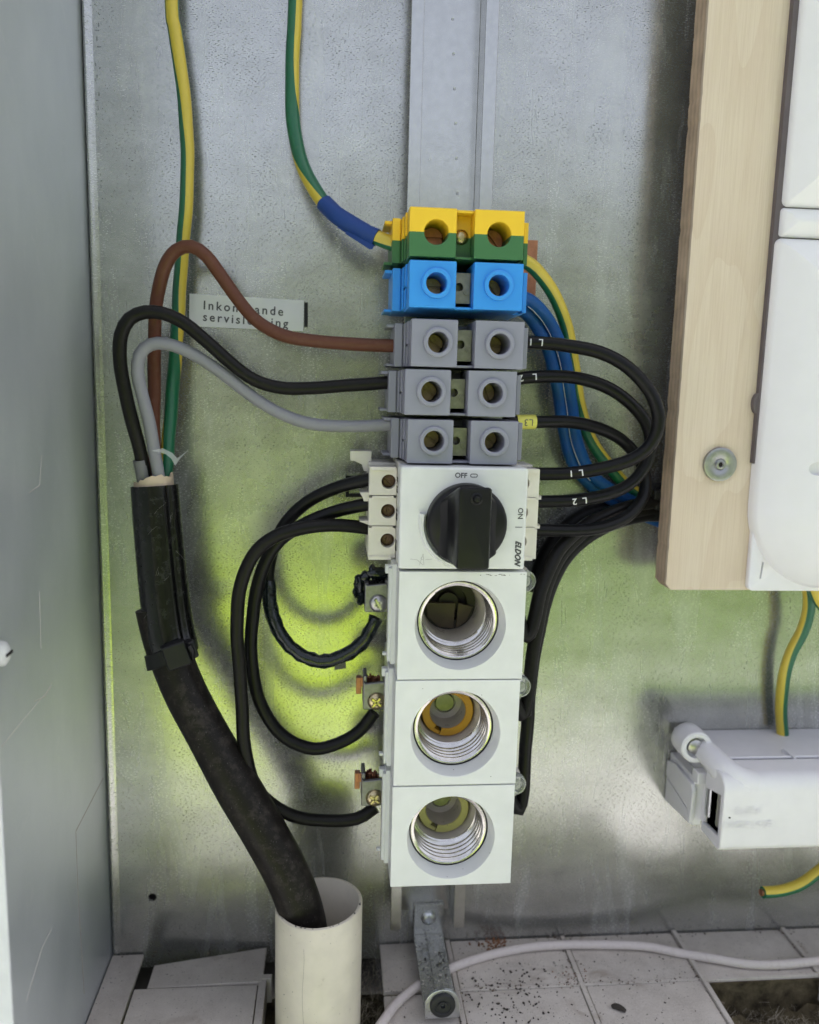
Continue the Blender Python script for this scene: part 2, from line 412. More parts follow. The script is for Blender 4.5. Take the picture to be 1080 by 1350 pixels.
# ------------------------------------------------------------------ the place outside (what the sheet metal mirrors)
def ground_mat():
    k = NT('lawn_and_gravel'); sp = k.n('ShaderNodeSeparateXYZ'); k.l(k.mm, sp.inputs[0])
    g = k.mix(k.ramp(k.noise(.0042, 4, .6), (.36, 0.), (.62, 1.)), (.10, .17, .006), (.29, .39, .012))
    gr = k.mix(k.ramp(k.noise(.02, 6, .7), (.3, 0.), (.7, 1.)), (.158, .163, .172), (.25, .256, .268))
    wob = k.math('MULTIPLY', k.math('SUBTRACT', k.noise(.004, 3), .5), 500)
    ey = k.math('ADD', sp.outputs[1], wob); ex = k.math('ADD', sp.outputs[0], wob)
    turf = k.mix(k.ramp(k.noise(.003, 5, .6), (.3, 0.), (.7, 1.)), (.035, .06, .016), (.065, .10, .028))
    rough_ = k.mix(k.math('LESS_THAN', ey, -1800), gr, turf)                     # darker green stands in for tree-shaded lawn beyond the gravel
    left = k.mix(k.math('LESS_THAN', ex, -1150), rough_, gr)                      # gravel added on the left to pale the reflection
    patch = k.math('MULTIPLY', k.math('MULTIPLY', k.math('LESS_THAN', ey, -1620), k.math('GREATER_THAN', ey, -3100)), k.math('MULTIPLY', k.math('GREATER_THAN', ex, -950), k.math('LESS_THAN', ex, 380)))  # brighter green stands in for the sunlit part of the lawn
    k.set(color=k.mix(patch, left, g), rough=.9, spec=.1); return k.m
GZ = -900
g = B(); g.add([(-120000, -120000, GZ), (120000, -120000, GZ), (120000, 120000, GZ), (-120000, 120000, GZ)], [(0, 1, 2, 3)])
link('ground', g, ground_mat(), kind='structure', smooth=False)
def hedge_mat():
    k = NT('hedge_leaves'); k.set(color=k.mix(k.noise(.02, 4, .7), (.05, .065, .03), (.11, .14, .065)), rough=.6); return k.m
h = B()
for i in range(4200):
    a = random.uniform(-1, 1); x = a*9000; top = 2100+500*math.sin(x*.0011)+300*math.sin(x*.0031+1)
    z = GZ+random.random()**.8*top; y = -6500-random.uniform(0, 1400)-abs(z-GZ-1500)*.15
    sz = random.uniform(110, 260); q = Vector((random.uniform(-1, 1), random.uniform(-1, 1), random.uniform(-1, 1))).normalized()
    t = q.cross(Vector((.3, .2, .9))).normalized(); w = q.cross(t); c = Vector((x, y, z))
    h.add([c-t*sz, c-w*sz*.6, c+t*sz, c+w*sz*.6], [(0, 1, 2, 3)])
link('hedge_foliage', h, hedge_mat(), kind='stuff', smooth=False)

# ------------------------------------------------------------------ cabinet shell
WX, RX, FZ, TZ, FY = -98.3, 640.0, -259.0, 760.0, -114.0
pl = B(); pl.box(WX+.6, RX, 0, 1.5, FZ-8, TZ)
back = link('back_wall', pl, M_GALV, kind='structure')
hb = B()
for (px, py, rr) in ((201, 1183, 1.9), (943, 984, 2.0)):
    c = P(px, py, 0); hb.disc((c.x, c.z), rr, -3, 5, 24)
cut(back, hb); back['label'] = 'galvanised steel back sheet of the cabinet'
st_ = B(); rs = random.Random(4)
for k in range(150):
    px, py = 127+k*.155+rs.uniform(-3, 3), 8+k*7.6+rs.uniform(-3, 3)
    if rs.random() < .25: continue
    q = P(px, py, 0); hw, hh = rs.uniform(.15, .9), rs.uniform(.12, .2)
    if rs.random() < .4: hw, hh = hh, hw*1.1
    st_.add([(q.x-hw, -.02, q.z-hh), (q.x+hw, -.02, q.z-hh*.6), (q.x+hw, -.02, q.z+hh), (q.x-hw, -.02, q.z+hh)], [(0, 1, 2, 3)])
link('stamp_marks', st_, metal('worn_stamp', (.24, .25, .24), .5), back, kind='stuff', smooth=False)
bk = B(); bk.box(WX-6, RX+6, 4, 6, FZ-60, TZ+6); link('rear_skin', bk, M_DARK, kind='structure')
fold = B()                                     # the sheet's folded left lip
fold.prism([(WX+.9, 0.2), (WX+.9, -.5), (WX+1.2, -.8), (WX+1.7, -.8), (WX+2.4, -.35), (WX+4.2, -.03), (WX+4.2, .2)], FZ, TZ, 'z')
link('folded_edge', fold, M_GALV, back, sharp=60)
sw = B(); sw.box(WX-3, WX, FY, 3, FZ-40, TZ)
side = link('side_wall', sw, M_SIDE, kind='structure')
fl = B(); fl.box(WX-3, WX+2.2, FY-1.6, FY, FZ-40, TZ); link('front_lip', fl, plastic('lip_white', (.7, .72, .73), .4), side, bevel=.5)
rw = B(); rw.box(RX, RX+3, FY, 3, FZ-40, TZ); link('side_wall', rw, M_SIDE, kind='structure')
rf = B(); rf.box(WX-3, RX+3, FY, 6, TZ, TZ+3); link('roof', rf, M_SIDE, kind='structure')
# scratches on the left side sheet: thin burrs of bared metal
def side_px(px, py):
    d = ray(px, py); t = (WX-CAM.x)/d.x; return CAM+d*t
sc = B(); seam = B()
for pts in ([(136, 1026), (100, 1096), (103, 1180), (111, 1310)], [(55, 600), (52, 640), (38, 650)], [(2, 985), (30, 950), (68, 905)], [(52, 780), (54, 855)], [(45, 925), (60, 918), (68, 900)], [(35, 1320), (55, 1250), (68, 1225)]):
    q = [side_px(*p) for p in pts]
    for a, b_ in zip(q[:-1], q[1:]):
        t = (b_-a).normalized(); w = t.cross(Vector((1, 0, 0)))*(.26 if pts[0] == (136, 1026) else .13)
        (seam if pts[0] == (136, 1026) else sc).add([a-w, a+w, b_+w, b_-w, a+Vector((.08, 0, 0)), b_+Vector((.08, 0, 0))], [(0, 4, 5, 3), (4, 1, 2, 5)])
link('scratches', sc, plastic('scratch_bare', (.62, .58, .54), .5), side, kind='stuff', smooth=False)
link('seam', seam, plastic('seam_edge', (.33, .28, .25), .6), side, smooth=False)
c = side_px(0, 862)
sb = B(); sb.lathe([(.001, WX+2.6), (2.2, WX+2.4), (3.6, WX+1.4), (4.0, WX), (4.0, WX-.5)], (c.y, c.z), 28, 'x')
t = thing('wall_screw', 'pale round slotted screw head on the grey left side wall', 'screw', (WX, c.y, c.z))
link('screw_head', sb, M_FUSE, t)
sb = B(); sb.box(WX+2.45, WX+2.75, c.y-2, c.y+2.6, c.z-.45, c.z+.45); link('slot_shade', sb, M_DARK, t)  # dark bar in place of a cut slot, painting its shade

# ------------------------------------------------------------------ floor: plastic grid tray with lids
floor = B(); floor.box(WX, RX, FY, 0, FZ-30, FZ-27)
floor = link('floor', floor, M_CAV, kind='structure')
GX = [-82, -27, .5, 56, 111.7, 167, 222.5, 278]
ribs = []
def rib(x0, x1, y0, y1, top=FZ+.6, h=12):
    b = B(); b.box(x0, x1, y0, y1, top-h, top); link('rib', b, M_FLOOR, floor, bevel=.3)
for x in (.5, 56, 111.7, 167, 222.5, 278): rib(x-1.1, x+1.1, FY, -.4, FZ+.5 if x != 167 else FZ+1.3)
rib(57.3, RX, -33.4, -31.6, FZ+.2)
def panel(x0, x1, y0, y1, dz=0, tilt=0, slope=0, cham=None):
    b = B(); b.box(x0, x1, y0, y1, FZ-2.2, FZ)
    for v in b.v: v.z += dz+tilt*(v.x-x0)/(x1-x0)+slope*(v.y-y0)/(y1-y0)
    if cham: cham(b)
    return link('floor_panel', b, M_FLOOR, floor, bevel=.35)
for i, x in enumerate((56, 111.7, 167, 222.5)):
    x1 = (111.7, 167, 222.5, 278)[i]
    panel(x+1.5, x1-1.5, -31.3, -.8, random.uniform(-.5, .1), random.uniform(-.4, .4))
    if x < 160: panel(x+1.5, x1-1.5, -72, -33.7, random.uniform(-.4, .1), random.uniform(-.4, .4))
    if x < 160: panel(x+1.5, x1-1.5, FY, -74, 0)
panel(24, 54.6, -31.3, -.8, -.3, .3); panel(24, 54.6, -72, -33.7, -.5, .2)
panel(WX+.4, -84, FY, -.8, -.6)
def lid(b):
    for v in b.v:
        if v.y > -10: v.y += -8*(1-(v.x+78)/50)
panel(-77.5, -28.4, -24, -1.6, .4, 1.0, -.3, lid)
panel(-82.5, -30.5, -72, -25.2, 1.1, -.2)
rib(-30, -26.6, -72, -20, FZ+1.2)
rib(-30, -24.5, -22.4, -19.6, FZ+1.4)
# the fluff below the open bay on the right and around the pipe
wl = B()
def fluff(n, x0, x1, y0, y1, z0, z1, ln):
    for i in range(n):
        p = Vector((random.uniform(x0, x1), random.uniform(y0, y1), random.uniform(z0, z1)))
        d = Vector((random.gauss(0, 1), random.gauss(0, 1), random.gauss(0, .7))).normalized()*random.uniform(.4, 1)*ln
        e = Vector((random.gauss(0, 1), random.gauss(0, 1), random.gauss(0, .6)))*ln*.25
        w = d.cross(Vector((random.random(), random.random(), 1))).normalized()*random.uniform(.05, .13)
        m_ = p+d*.5+e
        wl.add([p-w, p+w, m_+w, m_-w, p+d-w*.5, p+d+w*.5], [(0, 1, 2, 3), (3, 2, 5, 4)])
fluff(2600, 170, 290, -75, -34, FZ-24, FZ-13, 9); fluff(1800, 195, 290, -75, -50, FZ-18, FZ-3, 8); fluff(900, 5, 24, -70, -2, FZ-22, FZ-8, 8)
link('wool_fluff', wl, M_WOOL, floor, kind='stuff', smooth=False)
mound = B(); nx, ny = 26, 16
vs = [(168+122*i/nx, -80+46*j/ny, FZ-19+7*math.sin(i*.7+j*.9)*math.sin(j*.55)+random.uniform(-2.5, 2.5)) for j in range(ny+1) for i in range(nx+1)]
mound.add(vs, [(j*(nx+1)+i, j*(nx+1)+i+1, (j+1)*(nx+1)+i+1, (j+1)*(nx+1)+i) for j in range(ny) for i in range(nx)])
link('soil_mound', mound, M_CAV, floor, kind='stuff')
bay = B()
bay.box(168.4, RX, -34.5, -33.6, FZ-27, FZ-1); bay.box(168.2, 169, FY, -34.6, FZ-27, FZ-1)
link('bay_walls', bay, M_CAV, floor, smooth=False)

# crumbs
cr_ = B(); ch_ = B()
def crumb(b, p, s):
    st = len(b.v); b.ellipsoid((0, 0, 0), s*random.uniform(.6, 1.5), s*random.uniform(.5, .9), s*.5, 6, 3)
    R = Matrix.Rotation(random.uniform(0, 2*PI), 4, 'Z'); R.translation = p
    b.xf(R, st)
for i in range(420):
    x = random.uniform(58, 166) if random.random() < .6 else random.choice([random.uniform(-80, -30), random.uniform(26, 112)])
    y = -random.random()**.9*60
    crumb(cr_, Vector((x, y, FZ+.35)), random.choice([.12, .15, .2, .25, .4]))
for i in range(150):
    p = FL(random.gauss(668, 45), random.uniform(1270, 1350)); crumb(cr_, Vector((p.x, p.y, FZ+.4)), random.choice([.2, .3, .5, .7]))
for i in range(60): crumb(ch_, Vector((random.uniform(30, 160), -random.random()*58, FZ+.4)), random.choice([.2, .3, .4, .6]))
for i in range(26):
    p = FL(random.gauss(752, 14), random.gauss(1286, 9)); crumb(ch_, Vector((p.x, p.y, FZ+.5)), random.choice([.3, .5, .7]))
dirt = B()
for i in range(520):
    k_ = random.random()
    if k_ < .45: p = Vector((random.choice([.5, 56, 111.7, 167, 222.5])+random.gauss(0, 1.6), -random.random()*62, FZ+.3))
    elif k_ < .7: p = Vector((random.uniform(26, 166), -32.4+random.gauss(0, 1.3), FZ+.3))
    else: p = Vector((random.uniform(-95, 240), -abs(random.gauss(0, 2.2))-.5, FZ+.3))
    crumb(dirt, p, random.choice([.15, .25, .4, .55]))
link('joint_dirt', dirt, plastic('brown_dirt', (.15, .115, .085), .95, .4, .4), kind='stuff', smooth=False)
link('dirt_crumbs', cr_, M_DIRT, kind='stuff', smooth=False); link('pale_chips', ch_, M_CHIP, kind='stuff', smooth=False)
b = B(); rr_ = random.Random(2)
for i in range(130):
    p = FL(652+rr_.gauss(0, 9), 1246+rr_.gauss(0, 6)); crumb(b, Vector((p.x, p.y, FZ+.15)), rr_.choice([.3, .5, .8]))
for i in range(60):
    p = FL(753+rr_.gauss(0, 10), 1288+rr_.gauss(0, 7)); crumb(b, Vector((p.x, p.y, FZ+.15)), rr_.choice([.2, .4]))
link('rust_crumbs', b, M_RUST, kind='stuff', smooth=False)
p = FL(814, 1330); b = B()
b.tube([(Vector((p.x-2.4+.8*k, p.y+.25*k-.12*k*k, FZ+1.2)), .55+.75*math.sin(PI*(k+.6)/7.2)) for k in range(7)], 10)
tag(link('dead_pupa', b, M_DIRT, origin=(p.x, p.y, FZ)), 'small dark brown dried insect pupa lying on the dusty floor lid', 'insect')

# ------------------------------------------------------------------ mounting rail (top hat section) and its bracket
rail = thing('mounting_rail', 'galvanised steel hat rail running up the back sheet behind the row of devices', 'rail', (44.5, 0, -242))
prof = [(27.7, -15), (32.6, -15), (32.6, -1.2), (56.3, -1.2), (56.3, -15), (61.4, -15), (61.4, -13.9), (57.4, -13.9), (57.4, -.15), (31.5, -.15), (31.5, -13.9), (27.7, -13.9)]
b = B(); b.prism(prof, -242, TZ-1, 'z'); link('rail_body', b, M_RAIL, rail, bevel=.3, seg=3)
b = B()
for k in range(7):
    c = P(597+1.2*k, 25+46*k, -1.2); b.lathe([(.001, -1.1), (.2, -1.15), (.3, -1.35), (.42, -1.4), (.55, -1.21)], (c.x, c.z), 12)
link('dimples', b, M_ZINC, rail, kind='stuff')
br = thing('support_bracket', 'zinc plated bracket with black rubber plug sticking out below the row of fuse holders', 'bracket', (47, -3, -251))
b = B(); b.box(39.7, 53.6, -3.0, -1.3, -253.5, -238.3); b.box(39.7, 53.6, -3.4, -1.3, -255, -253.5); link('wall_tab', b, M_GALV, br, bevel=.25)
b = B(); st = 0
b.box(39.7, 53.6, -49.5, -2.9, -254.9, -253.8)
b.box(45.4, 47.6, -49.4, -3, -253.9, -252.9)
link('arm', b, M_GALV, br, bevel=.3)
c = (46.9, -250.2); b = B()
pts = [(39.9, -256.6), (54.2, -256.6)]+[(c[0]+7.2*math.cos(a), c[1]+6.6*math.sin(a)) for a in [PI*k/16 for k in range(17)]]
b.prism(pts, -51.2, -49.6, 'y'); link('end_tab', b, M_ZINC, br, bevel=.3)
b = B(); b.lathe([(.001, -51.0), (.8, -51.1), (.9, -52.5), (2.1, -52.6), (2.2, -52.2), (3.2, -52.3), (3.4, -52.7), (4.9, -52.6), (5.3, -52.0), (5.3, -51)], c, 36); link('rubber_plug', b, M_RUBBER, br)
def pan_screw(parent, c, y, r, m, cross=True, rot=.4, h=1.6, name='screw'):
    b = B(); b.lathe([(.001, y-h), (r*.45, y-h*.97), (r*.8, y-h*.7), (r, y-h*.2), (r, y+.4)], c, 28); o = link(name, b, m, parent)
    b = B()
    for a in ((rot, rot+PI/2) if cross else (rot,)):
        st = len(b.v); b.box(-r*.62, r*.62, y-h-.02, y-h*.45, -r*.11, r*.11)
        R = Matrix.Rotation(-a, 4, 'Y'); R.translation = Vector((c[0], 0, c[1])); b.xf(R, st)
    cut(o, b); return o
q = P(565, 1210, -3); pan_screw(br, (q.x, q.z), -3.2, 3.4, M_ZINC, False, 1.55)
b = B()
for i in range(46): crumb(b, Vector((random.uniform(40.4, 53), -random.uniform(8, 40), -253.4)), random.choice([.25, .35, .5]))
link('debris', b, M_DIRT, br, kind='stuff', smooth=False)
b = B()
for i in range(9): crumb(b, Vector((random.uniform(40.6, 53), -random.uniform(10, 36), -253.0)), random.choice([.5, .8]))
link('flakes', b, M_CHIP, br, kind='stuff', smooth=False)

# ------------------------------------------------------------------ terminal blocks
def terminal(name, label, X, Z, m, earth=False, H=16.6, group=None, kind=0):
    t = thing(name, label, 'terminal block', (X, -15, Z), group)
    w = 16.6; g0, g1, x1 = 16.4, 22.6, 39.9
    b = B(); hz = Z+H*.5+(.1 if earth else .3); hr = 4.15 if earth else 3.65
    cxs = (X+9.4, X+31.2)
    for (a0, a1, cx) in ((X, X+g0, cxs[0]), (X+g1, X+x1, cxs[1])):
        b = B(); b.bore(a0, a1, Z, Z+H, -60, -40.4, (cx, hz), hr, 17, 32); link('tower', b, m, t, bevel=.5)
    b = B()                                                      # carrier below the towers
    b.box(X-4.4, X-1.5, -41, -17, Z+.2, Z+H-.4); b.box(X-1.6, X+44.4, -40, -15.5, Z+.3, Z+H-.6)
    b.box(X+g0, X+g1, -56.5, -40.3, Z, Z+.9)
    if earth: b.box(X+g0, X+g1, -57.5, -40.3, Z+H-1, Z+H)
    b.box(X+43.0, X+44.6, -46, -17, Z+.5, Z+H-1.0)
    b.box(X-7.0, X-4.3, -36, -18, Z+H-1.6, Z+H-.5); b.box(X-7.0, X-4.3, -34, -18, Z+.4, Z+1.4)
    link('carrier', b, m, t, bevel=.25)
    for dims in ((X-1.15, X-.6, -44.5, -39.6, Z+.3, Z+H-.6), (X-.55, X-.12, -50, -39.6, Z+.3, Z+H*.45), (X-.55, X-.02, -51, -39.6, Z+H*.5, Z+H-.3),
                 (X+x1+.1, X+x1+1.0, -52, -40, Z+.4, Z+H*.4), (X+x1+.1, X+x1+1.3, -53, -40, Z+H*.55, Z+H-.5)):
        b = B(); b.box(*dims); link('rib', b, m, t, bevel=.12)     # snap ribs on the cheeks
    if not earth:
        for cx in cxs:
            b = B(); b.lathe([(hr, -59.6), (hr, -61.2), (hr+.25, -61.4), (hr+1.2, -61.4), (hr+1.45, -61.2), (hr+1.55, -59.8)], (cx, hz), 40)
            link('collar', b, m, t)
    # clamp screws deep in the bores
    for i, cx in enumerate(cxs):
        rot = random.choice([0, .1, .6, 2.4, 1.2]) if kind else (0 if i == 0 else .9)
        b = B(); y = -46.6; r = hr-.3
        for sgn in (-1, 1):
            pts = [(r*math.cos(a), sgn*(.42+(r-.42)*math.sin(a))) for a in [PI*k/14 for k in range(15)]]
            st = len(b.v); b.prism(pts[::sgn], y, y+4, 'y')
            R = Matrix.Rotation(rot, 4, 'Y'); R.translation = Vector((cx, 0, hz)); b.xf(R, st)
        b.disc((cx, hz), r-.1, y+.9, y+4.2, 24)
        link('clamp_screw', b, M_COPPER if earth else M_BRASSD, t, bevel=.12)
    vx = X+(g0+g1)/2
    if earth:
        b = B(); b.box(X+g0+.05, X+g1-.05, -51.5, -40.3, Z+.9, Z+H-1); link('valley_floor', b, m, t)
        pan_screw(t, (vx-.3, hz), -51.7, 2.6, M_BRASS, False, 1.45, 1.2)
    else:
        b = B(); b.bore(X+g0+.25, X+g1-.25, Z+2.4, Z+H-3.0, -53.4, -40.3, (vx-1.1, hz-.2), 1.5, 6, 20); link('busbar', b, M_BUSPL, t, bevel=.15)
        b = B(); b.disc((vx+1.7, hz-1.9), 1.2, -53.8, -53.2, 20); link('rivet', b, M_BUSPL, t, bevel=.12)
        b = B(); b.box(X+g0+.05, X+g1-.05, -44.2, -40.2, Z+.9, Z+2.0); link('gap_shade', b, M_DARK, t)  # dark strip painted in for the shade under the busbar
    return t
terminal('earth_terminal', 'yellow and green earth terminal block on top of the stack', 24.9, 44.3, M_EARTH, True, 16.3)
terminal('neutral_terminal', 'bright blue terminal block between the yellow-green one and the grey ones', 25.3, 27.2, M_BLUE, False, 15.9)
tg = 'grey phase terminal blocks'
terminal('phase_terminal', 'grey terminal block directly under the blue one, taking the brown wire', 26.5, 7.0, M_GREY, False, 16.4, tg, 1)
terminal('phase_terminal', 'middle grey terminal block, taking the black wire from the left', 24.6, -9.9, M_GREY, False, 16.0, tg, 2)
terminal('phase_terminal', 'lowest grey terminal block resting on the rotary switch', 26.0, -27.0, M_GREY, False, 15.6, tg, 3)

# ------------------------------------------------------------------ rotary switch
swt = thing('rotary_switch', 'white rotary switch with big black knob turned to OFF', 'switch', (46.2, -15, -64.5))
b = B(); b.box(24.2, 68.2, -53, -15.3, -64.4, -27.9); b.box(13.6, 79.2, -30, -15.2, -66, -29.6); link('body', b, M_CREAM, swt, bevel=.4)
KC = (47.0, -47.4)
b = B(); b.box(23.4, 69.2, -65, -52.8, -64.5, -27.7); link('face_plate', b, M_FUSE, swt, bevel=1.0, seg=3)
for sx, xa, xb in (('l', 13.6, 24.0), ('r', 68.6, 79.2)):
    b = B(); cells = [(-41.6, -30.0), (-53.3, -41.6), (-66.0, -53.3)]; sc_ = []
    for i, (za, zb) in enumerate(cells):
        cx = (21.0 if sx == 'l' else 72.6); cz = (-35.9, -47.2, -58.6)[i]
        b.bore(xa, xb, za+.5, zb-.5, -41.5, -30, (cx, cz), 2.75, 6, 28); sc_.append((cx, cz))
        b.box(xa+.2, xb-.6, -43.2, -41, zb-1.5, zb-.1) if i < 1 else b.box(xa+1.2, xb-1, -42.2, -41, zb-.7, zb+.3)
    b.box(xa+.1, xb-1.5, -42.3, -41, -66, -64.6)
    link('terminal_shroud', b, M_CREAM, swt, bevel=.22)
    for cx, cz in sc_:
        pan_screw(swt, (cx, cz), -38.2, 2.6, metal('rusty_screw', (.17, .11, .075), .5, .4, .8) if 'rusty_screw' not in bpy.data.materials else bpy.data.materials['rusty_screw'], True, random.uniform(0, 1.5), .8)
b = B()                                                           # hooks between the wire entries
b.prism([(6.6, -25.6), (6.6, -29.6), (8.2, -29.6), (11.2, -31), (12.0, -33.5), (15, -34), (15, -25.6)], -26, -19, 'y'); link('hook', b, M_CREAM, swt, bevel=.2)
for z in (-42.5, -53.6): b = B(); b.prism([(10.2, z+1.6), (11.5, z-.6), (11.8, z-1.8), (14.2, z-1.8), (14.2, z+1.8)], -36, -24, 'y'); link('hook', b, M_CREAM, swt, bevel=.2)
for z in (-41.5, -53.0): b = B(); b.prism([(78.8, z+1.2), (80.6, z-.2), (81.2, z+.6), (81.2, z-1), (78.8, z-1.2)], -38, -26, 'y'); link('hook', b, M_CREAM, swt, bevel=.2)
b = B(); b.box(5.2, 6.6, -12, -9, -46, -37.2); b.box(6.6, 14, -12, -9, -46, -44.6); b.box(5.2, 14, -12, -9, -38.6, -37.2); link('rail_clip', b, M_BLACKP, swt, bevel=.2)
b = B(); b.lathe([(14.9, -64.8), (14.9, -67.2), (15.3, -67.8), (16.1, -67.8), (16.6, -67.2), (16.9, -64.8)], KC, 40, 'y', math.radians(168), math.radians(262)); link('stop_ridge', b, M_FUSE, swt)
knob = B(); knob.lathe([(14.3, -65.02), (14.2, -69.4), (13.8, -70.4), (12.9, -71.0), (6, -71.4), (.001, -71.4)], KC, 64)
knob = link('knob', knob, M_KNOB, swt)
hx, x0, x1 = KC[0], KC[0]-8.4, KC[0]+8.4
b = B()                                                           # grip bar: flared foot, flat top, rounded toe
def outline(hw, zt, zb, rt, rb):
    pts = []
    for (cx, cz, rr, a0) in ((hw-rt, zt-rt, rt, 0), (-hw+rt, zt-rt, rt, 90), (-hw+rb, zb+rb*.6, rb, 180), (hw-rb, zb+rb*.6, rb, 270)):
        for k in range(7):
            a = math.radians(a0+15*k); pts.append((hx+cx+rr*math.cos(a), KC[1]+cz+rr*math.sin(a)*(.6 if a0 >= 180 else 1)))
    return pts
layers = [(-70.8, outline(10.4, 10.2, -11.4, 4, 3)), (-72.6, outline(7.6, 12.2, -12.8, 3, 2.6)), (-77, outline(6.0, 14.0, -13.2, 2, 2.2)), (-83.2, outline(5.6, 14.9, -13.2, 1.4, 1.8)), (-84.1, outline(5.2, 14.5, -12.7, 1.2, 1.6)), (-84.25, outline(4.5, 13.8, -12.0, 1.0, 1.5))]
n = 28; vs = [(p[0], y, p[1]) for y, o_ in layers for p in o_]
b.add(vs, [(i*n+k, i*n+(k+1) % n, (i+1)*n+(k+1) % n, (i+1)*n+k) for i in range(len(layers)-1) for k in range(n)]+[[(len(layers)-1)*n+k for k in range(n)]])
link('grip', b, M_KNOB, knob, sharp=35)
b = B(); b.lathe([(2.1, -84.0), (2.1, -84.5), (1.5, -84.7), (1.3, -84.6), (1.25, -85.6), (.9, -86.0), (.001, -86.1)], (KC[0]+.4, KC[1]+11.2), 28); link('pointer_pin', b, M_KNOB, knob)
b = B()
q = P(608, 627, -65); text_flat(b, 'OFF', 2.5, (q.x, q.z), -65.05, -.015, bold=.07)
q = P(625, 627, -65)
b.lathe([(0, 0)], (0, 0), 3) if False else None
def ring_mark(b, c, w, h, th, y):
    o_, i_ = [], []
    for k in range(24):
        a = 2*PI*k/24; ex = (w-h) * (1 if math.cos(a) > 0 else -1)
        o_.append((c[0]+ex+h*math.cos(a), y, c[1]+h*math.sin(a))); i_.append((c[0]+ex+(h-th)*math.cos(a), y, c[1]+(h-th)*math.sin(a)))
    b.add(o_+i_, [(k, (k+1) % 24, 24+(k+1) % 24, 24+k) for k in range(24)])
ring_mark(b, (q.x, q.z), 1.35, .7, .3, -65.05)
q = P(686, 677, -65); text_flat(b, 'ON', 2.6, (q.x, q.z), -65.05, -PI/2, 1.0, bold=.06)
q = P(684, 695, -65); b.box(q.x-1.3, q.x+1.3, -65.06, -65.02, q.z-.13, q.z+.13)
q = P(682.5, 730, -65)
link('lettering', b, M_INK, swt, smooth=False)
# heavier strokes for the maker's mark
b = B()
text_flat(b, 'ELDON', 2.9, (q.x, q.z), -65.06, -PI/2, 1.06, .88, .38, bold=.17)
link('maker_mark', b, M_INK, swt, smooth=False)
b = B()
def stroke(b, pts, w, y):
    for a, c_ in zip(pts[:-1], pts[1:]):
        a = Vector((a[0], y, a[1])); c_ = Vector((c_[0], y, c_[1])); t_ = (c_-a).normalized(); w_ = Vector((-t_.z, 0, t_.x))*w
        b.add([a-w_, a+w_, c_+w_, c_-w_], [(0, 1, 2, 3)])
pp = lambda *l: [(P(x, y, -65).x, P(x, y, -65).z) for x, y in l]
stroke(b, pp((541, 737), (550, 738), (558, 745)), .1, -65.04); stroke(b, pp((561, 738), (570, 737)), .1, -65.04); stroke(b, pp((553, 745), (558, 730), (559, 745)), .1, -65.045)
ring_mark(b, pp((557, 736))[0], .6, .6, .15, -65.05)
link('switch_symbol', b, plastic('faint_print', (.5, .5, .49), .5, .05, 0), swt, smooth=False)
b = B(); 
for i in range(30):
    z = -33-random.choice([0, 11.5, 23])-random.random()*5; b.box(23.2, 23.4, -52-random.random()*4, -51, z-.5, z+.2)
link('grime', b, M_DIRT, swt, kind='stuff', smooth=False)

